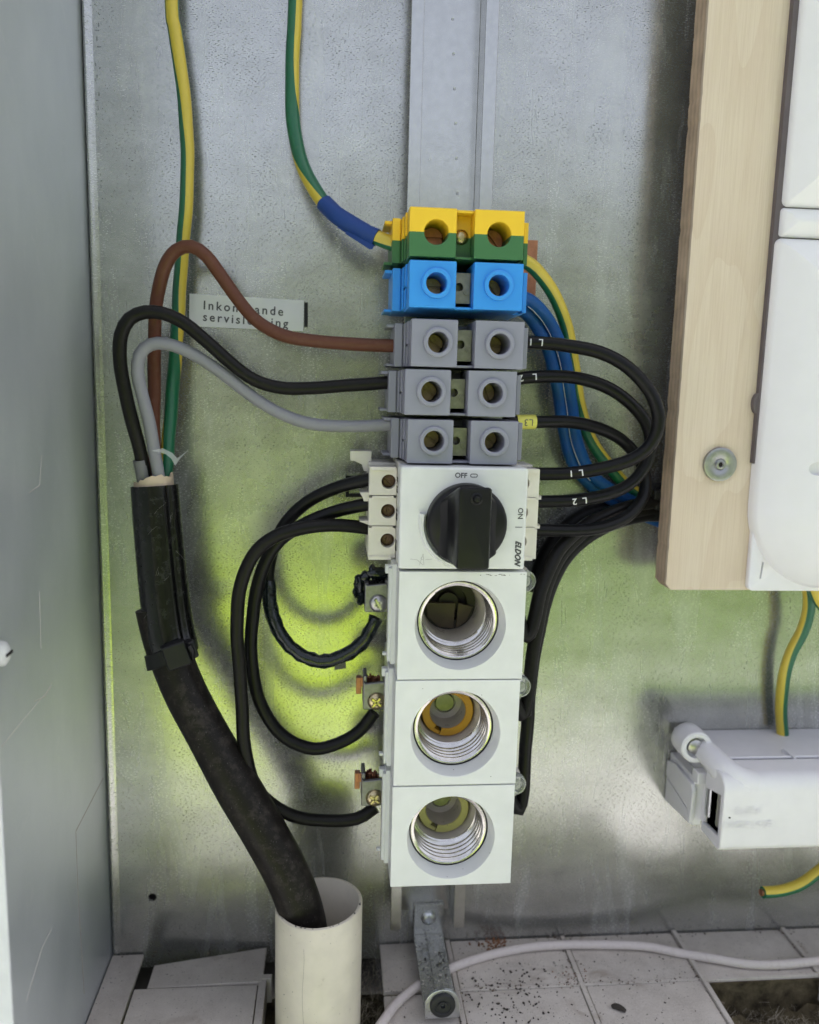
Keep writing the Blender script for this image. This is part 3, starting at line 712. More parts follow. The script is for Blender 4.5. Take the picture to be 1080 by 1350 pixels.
# ------------------------------------------------------------------ screw-in fuse holders
def fuse(label, zt, zb, x0, c, gauge):
    X1 = x0+46.3; t = thing('fuse_holder', label, 'fuse holder', (x0+23, -15, zb), 'white screw fuse holders in a column')
    b = B(); b.bore(x0, X1, zb+.15, zt-.15, -65, -50.6, c, 16.75, 6.4, 64, 15.25, bottom=False); link('face_plate', b, M_FUSE, t, bevel=.9, seg=3)
    b = B(); b.box(x0-.9, x0+1.2, -45, -15.2, zb+.6, zt-1.2); b.box(x0-2.7, x0+1.0, -49.5, -44, zb+1.6, zt-2.4); b.bore(x0+.8, X1+.6, zb+.4, zt-.6, -40, -15.2, c, 15.7, 13, 48); b.box(x0-1.6, x0+2, -50.6, -40, zb+.9, zt-.6)
    b.box(X1-3, X1+1.2, -45, -15.2, zb+.6, zt-2)
    # wall round the socket
    b.lathe([(20.0, -50.5), (20.0, -39)], c, 48)
    b.box(x0-4.2, x0-1, -44, -42, zb+2.2, zb+3.4); b.box(x0-3.9, x0-1.2, -47, -44, zt-5, zt-1.8)
    link('base', b, M_FUSE, t, bevel=.3)
    b = B(); b.lathe([(15.3, -58.4), (15.5, -52), (15.0, -46)], c, 56); link('shadow_gap', b, M_DARK, t)  # dark liner paints the shade between face plate and thread ring
    def wav(r, y, a):
        return r+.62*math.sin(2*PI*y/2.7+a)*max(0, min(1, (y+58.4)/.6)) if r < 14.05 else r
    prof = [(14.9, -47), (14.95, -58.2), (14.8, -58.5), (14.45, -58.55), (14.1, -58.4)]+[(13.6, -58.2+.3*k) for k in range(40)]+[(12.9, -46.2), (12.5, -45.8)]
    b = B(); b.lathe(prof, c, 72, fn=wav); link('thread_ring', b, M_THREAD, t, sharp=60)
    b = B(); b.lathe([(12.6, -46.3), (11.5, -44.5), (10.9, -41), (10.7, -34)], c, 48); link('socket_wall', b, M_PORC, t)
    deep = M_BURNT if gauge is None else M_PORC
    b = B(); b.lathe([(10.75, -34.2), (7.4, -34), (7.2, -30), (.001, -30)], c, 48); link('socket_floor', b, deep, t)
    if gauge:
        a0, a1 = math.radians(-108), math.radians(232)
        b = B(); pr = [(10.3, -38.5), (10.3, -43.2), (10.0, -43.6), (7.6, -43.6), (7.2, -43.2), (7.2, -38)]
        b.lathe(pr, c, 56, 'y', a0, a1); b.lathe([(10.3, -40.5), (10.3, -42.6), (8.9, -42.6), (8.9, -38)], c, 14, 'y', a1, a0+2*PI)
        link('gauge_ring', b, gauge, t)
        b = B(); b.lathe([(7.15, -43), (7.0, -33.5), (4.6, -33.4), (4.6, -32.6), (.001, -32.6)], c, 40); link('gauge_bore', b, M_PORC, t)
        b = B(); b.disc(c, 3.9, -34.4, -32, 30, 3.9); link('contact', b, M_BUSPL, t, bevel=.3)
    else:
        b = B(); b.disc(c, 4.2, -33, -29, 30); link('contact', b, M_BURNT, t, bevel=.3)
        for pts in ([(c[0]-8.6, c[1]-5.2), (c[0]-4, c[1]-9.2), (c[0]+2.0, c[1]-10), (c[0]+2.6, c[1]+.4), (c[0]-9.6, c[1]+.8)], [(c[0]+3.0, c[1]-9.8), (c[0]+7, c[1]-7.2), (c[0]+9.6, c[1]-1), (c[0]+3.6, c[1]+.6)]):
            b = B(); b.prism(pts, -35.4, -34, 'y'); link('gauge_remnant', b, M_SOOTY, t, bevel=.3)
    b = B(); rg_ = random.Random(int(zt))
    for k in range(14 if gauge is None else 5):
        gx = x0+rg_.uniform(29, 45.5) if gauge is None else x0+rg_.uniform(2, 44); gz = zt-rg_.uniform(.9, 1.5) if gauge is None else zb+rg_.uniform(1, 39)
        b.box(gx, gx+rg_.uniform(.3, 1.0 if gauge is None else .4), -65.03, -64.99, gz, gz+rg_.uniform(.1, .25))
    link('grime', b, M_GRIME, t, kind='stuff', smooth=False)
    # left clamp
    cz = zt-17.6 if gauge is None else zt-17.2
    lx = 12.8
    b = B(); b.prism([(lx, cz-5.2), (lx+9.6, cz-5.2), (lx+9.6, cz+3.4), (lx+8.6, cz+6.4), (lx+1, cz+5.6), (lx, cz+6.6)], -37.4, -35.4, 'y'); b.box(lx, lx+1.6, -36, -26, cz-4.6, cz+(6.2 if gauge is None else 8.4)); b.box(lx+8.0, lx+9.6, -36, -26, cz-4.6, cz+7.4)
    b.box(lx+8, lx+13, -32, -29, cz+1.5, cz+4.5)
    clampo = link('clamp', b, M_CLAMP, t, bevel=.7)
    b = B(); b.box(lx-2.6, lx-.4, -30, -26.6, cz-1.5, cz+5.5); b.box(lx-1, lx+6, -31, -29.4, cz+2, cz+6); link('copper_lug', b, M_COPPER if gauge else M_BLACKP, t, bevel=.3)
    pan_screw(t, (lx+5.3, cz-1.6), -37.3, 3.6, M_STEEL if gauge is None else M_BRASS, True, .5 if gauge is None else .9, 1.9)
    b = B()
    for k in range(16):
        xx, yy = lx+1.7+random.random()*5.4, -28.6-random.random()*5.6
        b.tube([(Vector((xx, yy, cz-3)), .42), (Vector((xx+random.uniform(-.2, .2), yy, cz+5.8+random.random()*1.5)), .42)], 7)
    link('strands', b, M_COPPER if gauge else M_BLACKP, t)
    if gauge is None:
        b = B()
        rt = random.Random(8)
        for (ex, ez, rx_, rz_) in [(-2.0, 3.6, 2.3, 4.6), (-1.2, -1.2, 1.9, 3.0), (.2, 7.2, 2.2, 2.4), (5.2, 8.8, 4.6, 2.8), (7.6, 7.6, 3.2, 3.2), (10.6, 5.6, 2.0, 3.8), (10.8, .8, 1.5, 3.4), (3.0, 9.6, 1.6, 2.6), (-3.6, 1.2, 1.0, 2.4), (-3.2, 6.0, 1.0, 1.8)]:
            st = len(b.v); b.ellipsoid((lx+ex, -29.5-rt.random()*1.5, cz+ez), rx_, 2.4, rz_, 14, 9)
            for i in range(st, len(b.v)):
                v = b.v[i]; b.v[i] = v+Vector((math.sin(v.z*1.9+v.x), math.sin(v.x*2.1), math.sin(v.x*1.7+v.z*.8)))*.28
        link('burnt_tape', b, M_TAPE, t, kind='stuff')
    # clear screw cover on the right
    dc = (75.0, zt-8.8 if gauge is None else zt-11.2)
    b = B(); b.lathe([(.001, -43.4), (2.2, -43.3), (2.7, -44.2), (3.9, -44.3), (4.4, -43.2), (4.4, -41.2), (2.4, -41), (.001, -41)], dc, 32); link('screw_cover', b, M_CLEAR, t)
    pan_screw(t, dc, -39.6, 2.4, M_STEEL, False, .6, 1.0)
    b = B(); b.box(X1+.4, dc[0]+2.6, -39.6, -30, dc[1]-3.4, dc[1]+3.4); link('side_lug', b, M_CREAM, t, bevel=.3)
    return t
fuse('empty white fuse holder directly under the switch, socket sooty and dark inside', -65.3, -105.8, 23.9, (46.6, -85.4), None)
fuse('white fuse holder with an orange gauge ring, middle of the three', -106.0, -147.2, 23.4, (46.2, -127.0), M_ORANGE)
fuse('white fuse holder with a pale yellow gauge ring, lowest of the three', -147.4, -188.0, 23.2, (45.8, -168.4), M_PALEY)

# ------------------------------------------------------------------ wires
def wire(name, label, pts, dia, m, cat='wire', group=None, n=18, striped_=False, seal=True):
    """pts: (px, py, depth[, stripe turn]); dia in mm"""
    ctrl = [(P(p[0], p[1], p[2]), dia/2, p[3] if len(p) > 3 else 0.0) for p in pts]
    sp = smooth_path(ctrl); rj = random.Random(name+str(pts[0])); ph = [rj.uniform(0, 6.3) for _ in range(4)]
    sp = [(q[0]+Vector((.13*math.sin(i*.31+ph[0])+.08*math.sin(i*.83+ph[1]), 0, .13*math.sin(i*.37+ph[2]))), q[1]*(1+.012*math.sin(i*.53+ph[3]))) + tuple(q[2:]) for i, q in enumerate(sp)]
    b = B(); b.tube([(q[0], q[1]) for q in sp], n, True, None, [q[2] for q in sp] if striped_ else None)
    o = link(name, b, m, origin=ctrl[0][0], sharp=60); tag(o, label, cat, group)
    return o, b.frames
def along(fr, s):
    for a, c_ in zip(fr[:-1], fr[1:]):
        if c_[5] >= s:
            k = (s-a[5])/max(1e-6, c_[5]-a[5]); return [a[i].lerp(c_[i], k) for i in range(4)]+[a[4]]
    return list(fr[-1][:5])
def fine_text(txt, size, sp):
    vs, fs = text_verts(txt, size, sp); bm = bmesh.new(); bv = [bm.verts.new(v) for v in vs]
    for f in fs:
        try: bm.faces.new([bv[i] for i in f])
        except ValueError: pass
    for _ in range(4):
        e = [e for e in bm.edges if e.calc_length() > .45]
        if not e: break
        bmesh.ops.subdivide_edges(bm, edges=e, cuts=1); bmesh.ops.triangulate(bm, faces=bm.faces)
    bm.verts.index_update(); out = [v.co.copy() for v in bm.verts], [[v.index for v in f.verts] for f in bm.faces]; bm.free(); return out
def wrap_text(o, fr, s0, txt, size, m, rot180=False, up=0.0, bold=.0):
    vs, fs = fine_text(txt, size, 1.3); b = B(); sg = -1 if rot180 else 1
    for off in ((0, 0), (bold, 0), (0, bold), (bold, bold)):
        out = []
        for v in vs:
            p, t_, nn, bb, r = along(fr, s0+sg*(v.x+off[0])); a = sg*(v.y+off[1])/r+up
            out.append(p+(nn*math.cos(a)-bb*math.sin(a))*(r+.05+.01*off[0]+.015*off[1]))
        b.add(out, fs)
        if not bold: break
    return link('marking', b, m, o, smooth=False)

# yellow-green earth wires
o, _ = wire('earth_wire', 'green and yellow earth wire hanging down the left into the thick black cable',
     [(216, -700, -10, .02), (218, -300, -10, .02), (226, -12, -10, .02), (230, 40, -10, .03), (238, 90, -10, .06), (245, 150, -10, .12), (247, 210, -11, .16), (245, 270, -12, .17), (240, 340, -12, .18), (235, 410, -13, .2), (231, 470, -14, .3), (226, 540, -17, .62), (221, 590, -20, .74), (216, 660, -24, .8)], 5.2, M_STRIPE, striped_=True)
o, _ = wire('earth_wire', 'green and yellow earth wire with blue tape, curving from the top into the yellow-green terminal',
     [(404, -700, -6, .2), (398, -300, -6, .2), (390, -12, -6, .2), (387, 60, -7, .2), (385, 125, -8, .26), (388, 175, -10, .5), (400, 220, -14, .7), (420, 257, -20, .82), (445, 285, -25, .9), (475, 303, -29, 1.0), (505, 317, -32, 1.06), (535, 328, -33, 1.1)], 5.5, M_STRIPE, striped_=True)
tp = [(427, 268, -21.6), (450, 288, -26), (475, 303, -29), (497, 314, -31.4)]
b = B(); sp = smooth_path([(P(*p), 3.35) for p in tp]); b.tube([(q[0], q[1]) for q in sp], 20, True, lambda a, s: 1+.05*math.sin(a*3+s*.4)); 
tf = b.frames
for (s0, s1, k) in ((5, 20, 1), (10, 24, 2), (16, 27, 3), (14, 25.5, 4)):                # loose tails of the tape below
    pa, pb = along(tf, s0), along(tf, s1); dn = Vector((-.35, -.3, -.9)).normalized()
    a_, c_ = pa[0]+dn*3.0, pb[0]+dn*3.0; e = dn*(1.0+.35*k); j = Vector((0, -.2*k, 0))
    b.add([a_+j, c_+j, c_+e+j, a_+e*.6+j, a_+j*0, c_+j*0, c_+e, a_+e*.6], [(0, 1, 2, 3), (4, 5, 6, 7), (0, 1, 5, 4), (1, 2, 6, 5), (2, 3, 7, 6), (3, 0, 4, 7)])
tag(link('tape_wrap', b, M_BTAPE, origin=P(450, 288, -24)), 'blue tape wound round the upper earth wire beside the yellow-green terminal', 'tape')
wire('earth_wire', 'yellow and green earth wire bending down right from the yellow-green terminal',
     [(684, 340, -30, .06), (706, 354, -28, .08), (730, 388, -22, .1), (745, 425, -17, .12), (755, 475, -13, .14), (764, 530, -11, .16), (776, 573, -10, .2), (798, 608, -9, .22), (826, 640, -8, .22), (865, 668, -8, .2)], 5.3, M_STRIPE, striped_=True)
# incoming conductors
wire('brown_wire', 'brown wire arching from the thick cable to the upper grey terminal',
     [(206, 640, -25), (203, 570, -21), (203, 500, -20), (204, 440, -21), (208, 390, -23), (217, 352, -25), (232, 330, -26), (252, 325, -27), (272, 338, -27), (292, 364, -26), (315, 396, -26), (342, 425, -27), (375, 443, -29), (415, 450, -31), (460, 453, -33), (522, 456, -33)], 5.0, M_BROWN)
ob, _ = wire('black_wire', 'black wire arching from the thick cable to the middle grey terminal',
     [(193, 645, -29), (186, 600, -31), (176, 560, -34), (164, 515, -36), (158, 475, -37), (159, 442, -38), (171, 420, -38), (192, 411, -38), (216, 413, -38), (243, 426, -37), (272, 450, -36), (303, 478, -35), (335, 500, -34), (370, 511, -33), (412, 512, -33), (460, 508, -33), (520, 503, -33)], 5.0, M_BLKD)
sl = [(190, 634, -29.6), (184.5, 606, -31)]
b = B(); sp = smooth_path([(P(*p), 2.65) for p in sl]); b.tube([(q[0], q[1]) for q in sp], 18); link('grey_sleeve', b, plastic('grey_sleeve', (.16, .16, .17), .5), ob)
wire('grey_wire', 'light grey wire arching from the thick cable to the lowest grey terminal',
     [(211, 640, -30), (204, 600, -31), (198, 565, -33), (189, 525, -34), (182, 492, -35), (184, 468, -35), (198, 454, -35), (220, 453, -35), (250, 465, -34), (290, 490, -33), (330, 520, -32), (370, 545, -32), (410, 559, -32), (460, 562, -33), (522, 559, -33)], 4.7, M_GREYW)
# loops between terminals and switch
lg = 'black loops right of the terminals'
o1, f1 = wire('link_wire', 'largest black loop, from upper grey terminal to the top right switch terminal, marked L 1',
     [(672, 452, -33), (705, 452, -34), (745, 455, -36), (790, 464, -39), (828, 485, -42), (857, 517, -44), (869, 552, -45), (860, 583, -44), (834, 605, -42), (793, 618, -39), (750, 624, -36), (695, 624, -32)], 5.1, M_BLK, group=lg)
o2, f2 = wire('link_wire', 'middle black loop, from middle grey terminal to the middle right switch terminal',
     [(668, 502, -33), (705, 497, -33), (755, 497, -33), (798, 510, -32), (832, 533, -32), (854, 562, -31), (858, 592, -31), (846, 622, -32), (820, 645, -33), (770, 658, -34), (695, 662, -32)], 5.0, M_BLK, group=lg)
o3, f3 = wire('link_wire', 'shortest black loop, from the lowest grey terminal, with a yellow L3 sleeve',
     [(664, 557, -33), (705, 556, -32), (750, 556, -30), (790, 565, -26), (823, 583, -23), (845, 610, -21), (851, 640, -22), (843, 665, -25), (818, 687, -29), (775, 698, -32), (690, 699, -32)], 5.0, M_BLK, group=lg)
wrap_text(o1, f1, (P(706, 452, -34)-P(672, 452, -33)).length, 'L 1', 3.7, M_PINK, True, .1, .12)
def s_at(fr, px, py):
    best = min(fr, key=lambda q: (Vector(((q[0]-CAM).dot(cr)/(q[0]-CAM).dot(cf)*F+540, 675-(q[0]-CAM).dot(cu)/(q[0]-CAM).dot(cf)*F))-Vector((px, py))).length); return best[5]
wrap_text(o1, f1, s_at(f1, 755, 622), 'L 1', 3.6, M_PINK, False, -.1, .12)
wrap_text(o2, f2, s_at(f2, 694, 498), 'L  2', 3.6, M_PINK, True, .1, .12)
wrap_text(o2, f2, s_at(f2, 759, 659), 'L 2', 3.7, M_PINK, False, .0, .12)
sa, sb_ = s_at(f3, 684, 557), s_at(f3, 703, 556); b = B()
b.tube([(along(f3, sa+(sb_-sa)*k/5)[0], 2.85) for k in range(6)], 20, True); ys = link('marker_sleeve', b, M_YEL, o3)
fs3 = b.frames
vs, fs = fine_text('L3', 3.8, 1.1); b = B(); out = []
for v in vs:
    p_, t_, nn, bb, r_ = along(fs3, fs3[-1][5]*.55-v.x); a = -v.y/r_; out.append(p_+(nn*math.cos(a)-bb*math.sin(a))*(r_+.05))
b.add(out, fs); link('marking', b, M_INK, ys, smooth=False)
# blue pair
bl = 'blue neutral wires'
ow, fw = wire('blue_wire', 'outer blue wire of the pair from the blue terminal, next to the yellow-green wire', [(676, 388, -30), (704, 400, -26), (729, 434, -20), (745, 478, -16), (753, 530, -14), (760, 582, -13), (777, 622, -12), (809, 648, -11), (848, 668, -10), (885, 690, -8)], 5.4, M_BLUEW, group=bl)
ow2, _ = wire('blue_wire', 'inner blue wire of the pair from the blue terminal, nearer the grey terminals', [(672, 402, -26), (697, 416, -22), (720, 452, -17), (734, 503, -14), (742, 558, -12), (754, 606, -10), (780, 640, -9), (820, 666, -8), (875, 690, -7)], 5.4, M_BLUEW, group=bl)
b = B(); b.tube([(q[0]+q[3]*(q[4]*.9)+q[2]*(q[4]*.5), .13) for q in fw[3:34]], 6); link('seam_line', b, M_PINK, ow)
# wires from the switch to the fuse clamps
ws = 'black wires from switch to fuses'
wire('fuse_wire', 'black wire from top left switch terminal to the upper, tape wrapped fuse clamp',
     [(496, 630, -33), (470, 636, -31), (440, 645, -28), (405, 662, -25), (378, 688, -23), (360, 722, -22), (353, 762, -22), (357, 800, -24)], 5.2, M_BLK, group=ws)
b = B(); tpx = [(354.5, 765, -22), (357, 802, -24), (371, 838, -26), (396, 863, -28), (428, 872, -29), (460, 861, -30), (482, 842, -31), (496, 815, -31)]
sp = smooth_path([(P(*p), 2.8) for p in tpx]); b.tube([(q[0], q[1]) for q in sp], 18, True, lambda a, s: 1+.10*math.sin(a*2+s*1.1)+.07*math.sin(s*.9+a)+.05*math.sin(s*2.3))
e0 = sp[-9][0]; b.add([e0+Vector((-1, -2.6, -2)), e0+Vector((3.4, -2.4, .2)), e0+Vector((3.6, -2.2, -3.4)), e0+Vector((-1, -2.4, -4)), e0+Vector((-1, -2, -2)), e0+Vector((3.2, -1.8, .2)), e0+Vector((3.4, -1.6, -3.2)), e0+Vector((-1, -1.8, -4))], [(0, 1, 2, 3), (7, 6, 5, 4), (0, 1, 5, 4), (1, 2, 6, 5), (2, 3, 7, 6)])
tag(link('tape_wrap', b, M_TAPE, origin=P(400, 865, -28)), 'lumpy shiny black tape round the wire end at the upper fuse clamp', 'tape')
wire('fuse_wire', 'black wire from middle left switch terminal looping down to the middle fuse clamp',
     [(496, 662, -33), (470, 667, -32), (440, 675, -31), (404, 690, -31), (370, 712, -31), (348, 745, -31), (336, 790, -31), (331, 845, -31), (335, 895, -31), (349, 940, -31), (376, 973, -31), (413, 987, -31), (448, 979, -31), (475, 963, -31), (494, 940, -31)], 5.2, M_BLK, group=ws)
wire('fuse_wire', 'black wire from bottom left switch terminal reaching down to the lowest fuse clamp',
     [(496, 698, -33), (470, 694, -35), (438, 692, -37), (402, 696, -39), (362, 708, -40), (332, 734, -40), (316, 780, -40), (313, 840, -40), (318, 915, -40), (323, 985, -40), (334, 1030, -39), (355, 1058, -37), (390, 1077, -35), (430, 1082, -33), (470, 1079, -32), (495, 1064, -31)], 5.2, M_BLKD, group=ws)
# bundle on the right
rg = 'black wires down the right of the fuse holders'
wire('supply_wire', 'outermost black wire running down the right to the lowest fuse holder', [(895, 676, -10), (850, 680, -13), (800, 694, -17), (758, 722, -20), (730, 765, -22), (713, 820, -23), (702, 880, -24), (696, 950, -25), (691, 1010, -26), (690, 1045, -27), (684, 1068, -29), (672, 1052, -31), (664, 1030, -31)], 5.6, M_BLK, group=rg)
wire('supply_wire', 'black wire in the bundle ending in a bend beside the middle fuse holder', [(895, 668, -10), (845, 674, -14), (790, 690, -20), (748, 722, -24), (722, 768, -27), (708, 830, -29), (699, 890, -31), (694, 930, -33), (688, 943, -34), (678, 925, -35), (668, 905, -35)], 5.5, M_BLKD, group=rg)
wire('supply_wire', 'black wire in the bundle bending back beside the upper fuse holder', [(895, 660, -12), (840, 666, -17), (785, 684, -24), (742, 720, -28), (716, 770, -33), (704, 815, -36), (698, 836, -37), (690, 838, -38), (684, 815, -38), (676, 780, -38)], 5.5, M_BLKD, group=rg)
wire('black_sheath_cable', 'soft black cable lying against the sheet behind the bundle', [(870, 672, -6), (800, 672, -5), (755, 690, -5), (722, 730, -5), (704, 780, -5)], 8.0, M_BLK)
t = thing('cable_tie', 'black cable tie holding the bundle against the plywood edge', 'cable tie', P(868, 660, -14))
b = B(); q = P(868, 655, -15); b.box(q.x-4, q.x+6, q.y, q.y+10, q.z-11, q.z+5); link('strap', b, M_BLACKP, t, bevel=1.5)
b = B(); b.box(q.x-3, q.x+4, q.y-3, q.y, q.z-1.2, q.z+3.4); link('tie_head', b, M_BLACKP, t, bevel=1.0)
b = B(); b.box(q.x-2, q.x+4, q.y-2.5, q.y, q.z-5.5, q.z-2.2); link('tie_head', b, M_BLACKP, t, bevel=1.0)
# copper bar behind the earth terminal
a, c_ = P(694, 316, -9), P(707, 405, -9)
b = B(); b.box(a.x-6, P(709, 330, -9).x, -9, -6, c_.z, a.z); tag(link('copper_bar', b, M_COPPER, bevel=.3, origin=(a.x, -8, c_.z)), 'flat copper bar behind the yellow-green terminal', 'busbar')

# ------------------------------------------------------------------ thick supply cable, its tie and the pipe
cab = thing('supply_cable', 'thick dusty black cable coming up out of the cream pipe', 'cable', P(395, 1230, -46))
cp = [(207, 800, -30), (215, 835, -31), (226, 868, -33), (246, 916, -35), (276, 972, -38), (312, 1036, -41), (350, 1100, -44), (380, 1156, -46), (398, 1205, -47), (408, 1260, -47)]
sp = smooth_path([(P(*p), 8.3 if p[1] < 1000 else 8.9) for p in cp]); b = B(); b.tube([(q[0], q[1]) for q in sp], 32); link('cable_body', b, M_DCAB, cab)
sp_ = [(203, 640, -27), (207, 690, -28), (212, 745, -29), (218, 800, -30.5), (224, 838, -31.8), (228, 852, -32.4)]
sp = smooth_path([(P(*p), 8.75+.003*(p[1]-640)) for p in sp_])
def slit(a, s):                                                   # overlapping lip of the slit outer sheath, on the right
    a = (a+.0) % (2*PI); k = math.exp(-((a-4.95)/.42)**2)*.09-math.exp(-((a-5.45)/.10)**2)*.10
    return 1+k
b = B(); b.tube([(q[0], q[1]) for q in sp], 60, False, slit)
n = 60; first = b.v[:n]; c0 = sp[0][0]                            # rolled rim and inner wall
inner = [c0+(v-c0)*.88 for v in first]; low = [v+Vector((1.5, 0, -14)) for v in inner]
b.add(first+inner+low, [(k, (k+1) % n, n+(k+1) % n, n+k) for k in range(n)]+[(n+k, n+(k+1) % n, 2*n+(k+1) % n, 2*n+k) for k in range(n)])
link('outer_sheath', b, M_SHEATH, cab, sharp=70)
b = B(); m_ = 40; lo, hi = [], []                                   # torn beige lining
ax = (sp[1][0]-sp[0][0]).normalized(); e1 = Vector((1, 0, .0)); e1 = (e1-ax*e1.dot(ax)).normalized(); e2 = ax.cross(e1)
for k in range(m_+1):
    a = 2*PI*k/m_; up = 1.4+random.uniform(-.4, .5)+3.6*math.exp(-((a-5.3)/.35)**2)+2.6*math.exp(-((a-PI*.35)/.9)**2)+3.2*math.exp(-((a-6.15)/.22)**2)+3.2*math.exp(-((a-.05)/.2)**2)
    p_ = c0+(e1*math.cos(a)+e2*math.sin(a))*7.5
    lo.append(p_+ax*6); hi.append(p_-ax*up)
lin = [v+(c0-v).normalized()*.8 for v in hi]
b.add(lo+hi+lin, [(k, k+1, m_+2+k, m_+1+k) for k in range(m_)]+[(m_+1+k, m_+2+k, 2*m_+3+k, 2*m_+2+k) for k in range(m_)])
link('lining', b, M_BEIGE, cab)
q = P(221, 634, -26); b = B(); b.lathe([(2.2, q.z-5), (2.3, q.z+1.0), (1.9, q.z+1.6), (.001, q.z+1.4)], (q.x, q.y), 16, 'z'); link('filler', b, M_BEIGE, cab)
t = thing('cable_tie', 'black cable tie with a block head round the thick cable', 'cable tie', P(230, 862, -34))
b = B(); c0 = P(226.5, 860, -33); ax = (P(234, 885, -34)-P(219, 838, -32)).normalized()
ring = []
e1 = Vector((0, -1, 0)); e1 = (e1-ax*e1.dot(ax)).normalized(); e2 = ax.cross(e1); nn_ = 40; vs = []
ax2 = (ax+e2*.12).normalized()
for (rr, h_) in ((9.9, -3.0), (10.5, -2.8), (10.5, 2.8), (9.9, 3.0)):
    for k in range(nn_):
        a = 2*PI*k/nn_; vs.append(c0+(e1*math.cos(a)+e2*math.sin(a))*rr+ax2*h_+ax*.9*math.sin(a))
b.add(vs, [(i*nn_+k, i*nn_+(k+1) % nn_, ((i+1) % 4)*nn_+(k+1) % nn_, ((i+1) % 4)*nn_+k) for i in range(4) for k in range(nn_)])
link('strap', b, M_BLACKP, t)
b = B(); b.box(-4.4, 4.6, -5.4, 1, -4.8, 5.0); b.box(4.4, 8.0, -4.0, 1, -3.6, 3.4)
for v in b.v:
    if v.y < -3 and v.x < 0: v.y += .8
R = Matrix.Rotation(-.3, 4, 'Y') @ Matrix.Rotation(.30, 4, 'Z'); R.translation = P(231, 862, -42.5); b.xf(R)
link('tie_head', b, M_BLACKP, t, bevel=.9)
b = B(); b.tube([(P(247, 850, -44), .8), (P(251, 853, -47), .9), (P(254, 859, -46), .9), (P(254, 868, -44), .8)], 8); link('tie_tail', b, M_BLACKP, t)
# pipe
px_c, py_c = -3.9, -45.0
b = B(); zt = -206.6; R1, R2 = 17.5, 15.9
b.lathe([(R1, FZ-26), (R1, zt-.4), (R1-.4, zt), (R2+.3, zt), (R2, zt-.4), (R2, FZ-26)], (px_c, py_c), 64, 'z')
for v in b.v: v.z += (v.x-px_c)*.04 if v.z > -215 else 0
tag(link('conduit_pipe', b, M_PIPE, origin=(px_c, py_c, FZ), sharp=50), 'cream plastic conduit pipe standing in the floor with the thick cable inside', 'pipe')
b = B(); rp = random.Random(6)
for i in range(26):
    a = rp.uniform(0, 2*PI); q = Vector((px_c+16.7*math.cos(a), py_c+16.7*math.sin(a), zt+.04*16.7*math.cos(a)+.1)); crumb(b, q, rp.choice([.2, .3, .45]))
for i in range(60):
    a = rp.uniform(0, 2*PI); q = Vector((px_c+17.5*math.cos(a), py_c+17.5*math.sin(a), rp.uniform(FZ, zt-3))); crumb(b, q, rp.choice([.12, .16, .25]))
link('specks', b, M_DIRT, bpy.data.objects['conduit_pipe'], kind='stuff', smooth=False)
b = B(); a = -1.9; pts_ = [Vector((px_c+17.52*math.cos(a+.02*math.sin(k*.8)), py_c+17.55*math.sin(a+.02*math.sin(k*.8)), FZ+4*k)) for k in range(12)]
b.tube([(q, .035) for q in pts_], 5, False); link('hairline_crack', b, M_DIRT, bpy.data.objects['conduit_pipe'])
# small film torn off the cable
b = B(); fp = [(203, 594), (214, 592), (224, 595), (233, 606), (244, 597), (250, 594), (243, 603), (232, 612)]
top = [P(x, y, -36) for x, y in [(200, 594), (215, 591), (227, 597), (234, 604), (250, 592)]]; bot = [P(x, y, -36.5) for x, y in [(212, 597), (219, 599), (226, 605), (231, 614), (238, 604)]]
b.add(top+bot, [(i, i+1, 6+i, 5+i) for i in range(4)])
k = NT('clear_film'); k.set(color=(.85, .86, .85), rough=.2, alpha=.35); tag(link('film_scrap', b, k.m, origin=top[2]), 'torn scrap of clear film on the wires above the cut cable sheath', 'film')

# ------------------------------------------------------------------ label strip
lb = thing('label_strip', 'white label strip with two lines of black type behind the brown wire', 'label', (-36, 0, 28))
A_, B_, C_, D_ = P(250, 387, -.6), P(401, 396, -.6), P(400, 437, -.6), P(249, 430, -.6)
b = B(); b.prism([(A_.x, A_.z), (B_.x, B_.z), (C_.x, C_.z), (D_.x, D_.z)], -.9, -.02, 'y'); link('strip', b, M_LABEL, lb, bevel=.12)
b = B(); ang = -math.atan2(A_.z-B_.z, B_.x-A_.x)*.8-.03
q = P(321, 407, -.9); text_flat(b, 'Inkommande', 4.9, (q.x, q.z), -.95, ang, 1.34, .98, 0, .02, .09)
q = P(324, 422.5, -.9); text_flat(b, 'servisledning', 4.9, (q.x, q.z), -.95, ang-.0, 1.34, .98, 0, .02, .09)
link('lettering', b, M_INK, lb, smooth=False)
a, c_ = P(400.5, 396, -.5), P(405, 431, -.5); b = B(); b.box(B_.x+.1, B_.x+1.5, -.7, -.02, c_.z, B_.z-.8); link('end_band', b, M_BLACKP, lb)

# ------------------------------------------------------------------ plywood board
bd = thing('plywood_board', 'birch plywood board standing off the back sheet on the right', 'board', (155, -18, -80.7))
x0, x1, zb, zt = 137.7, 299, -80.7, TZ-2  # board, washer and meter numbers here come from scaling them about the camera
lay = 7; ys = [-30+12*k/lay for k in range(lay+1)]
edge = [(zb+4, x0)]
random.seed(5); zz = zb+2.4; prof = []
while zz < zt: prof.append((zz, random.uniform(-.06, .12)+(.35 if random.random() < .10 else 0))); zz += random.uniform(1.5, 4)
for i in range(lay):
    jit = .15 if i % 2 else 0
    pts = [(x1, zb), (x1, zt)]+[(x0+e*(1 if i else .4)+jit*random.random(), z) for z, e in reversed(prof)]+[(x0+2.2, zb)]
    b = B(); b.prism(pts, ys[i], ys[i+1]-(.02 if i < lay-1 else 0), 'y')
    link('ply', b, M_PLY if i == 0 else (M_PLYD if i % 2 else M_PLYL), bd, smooth=False)
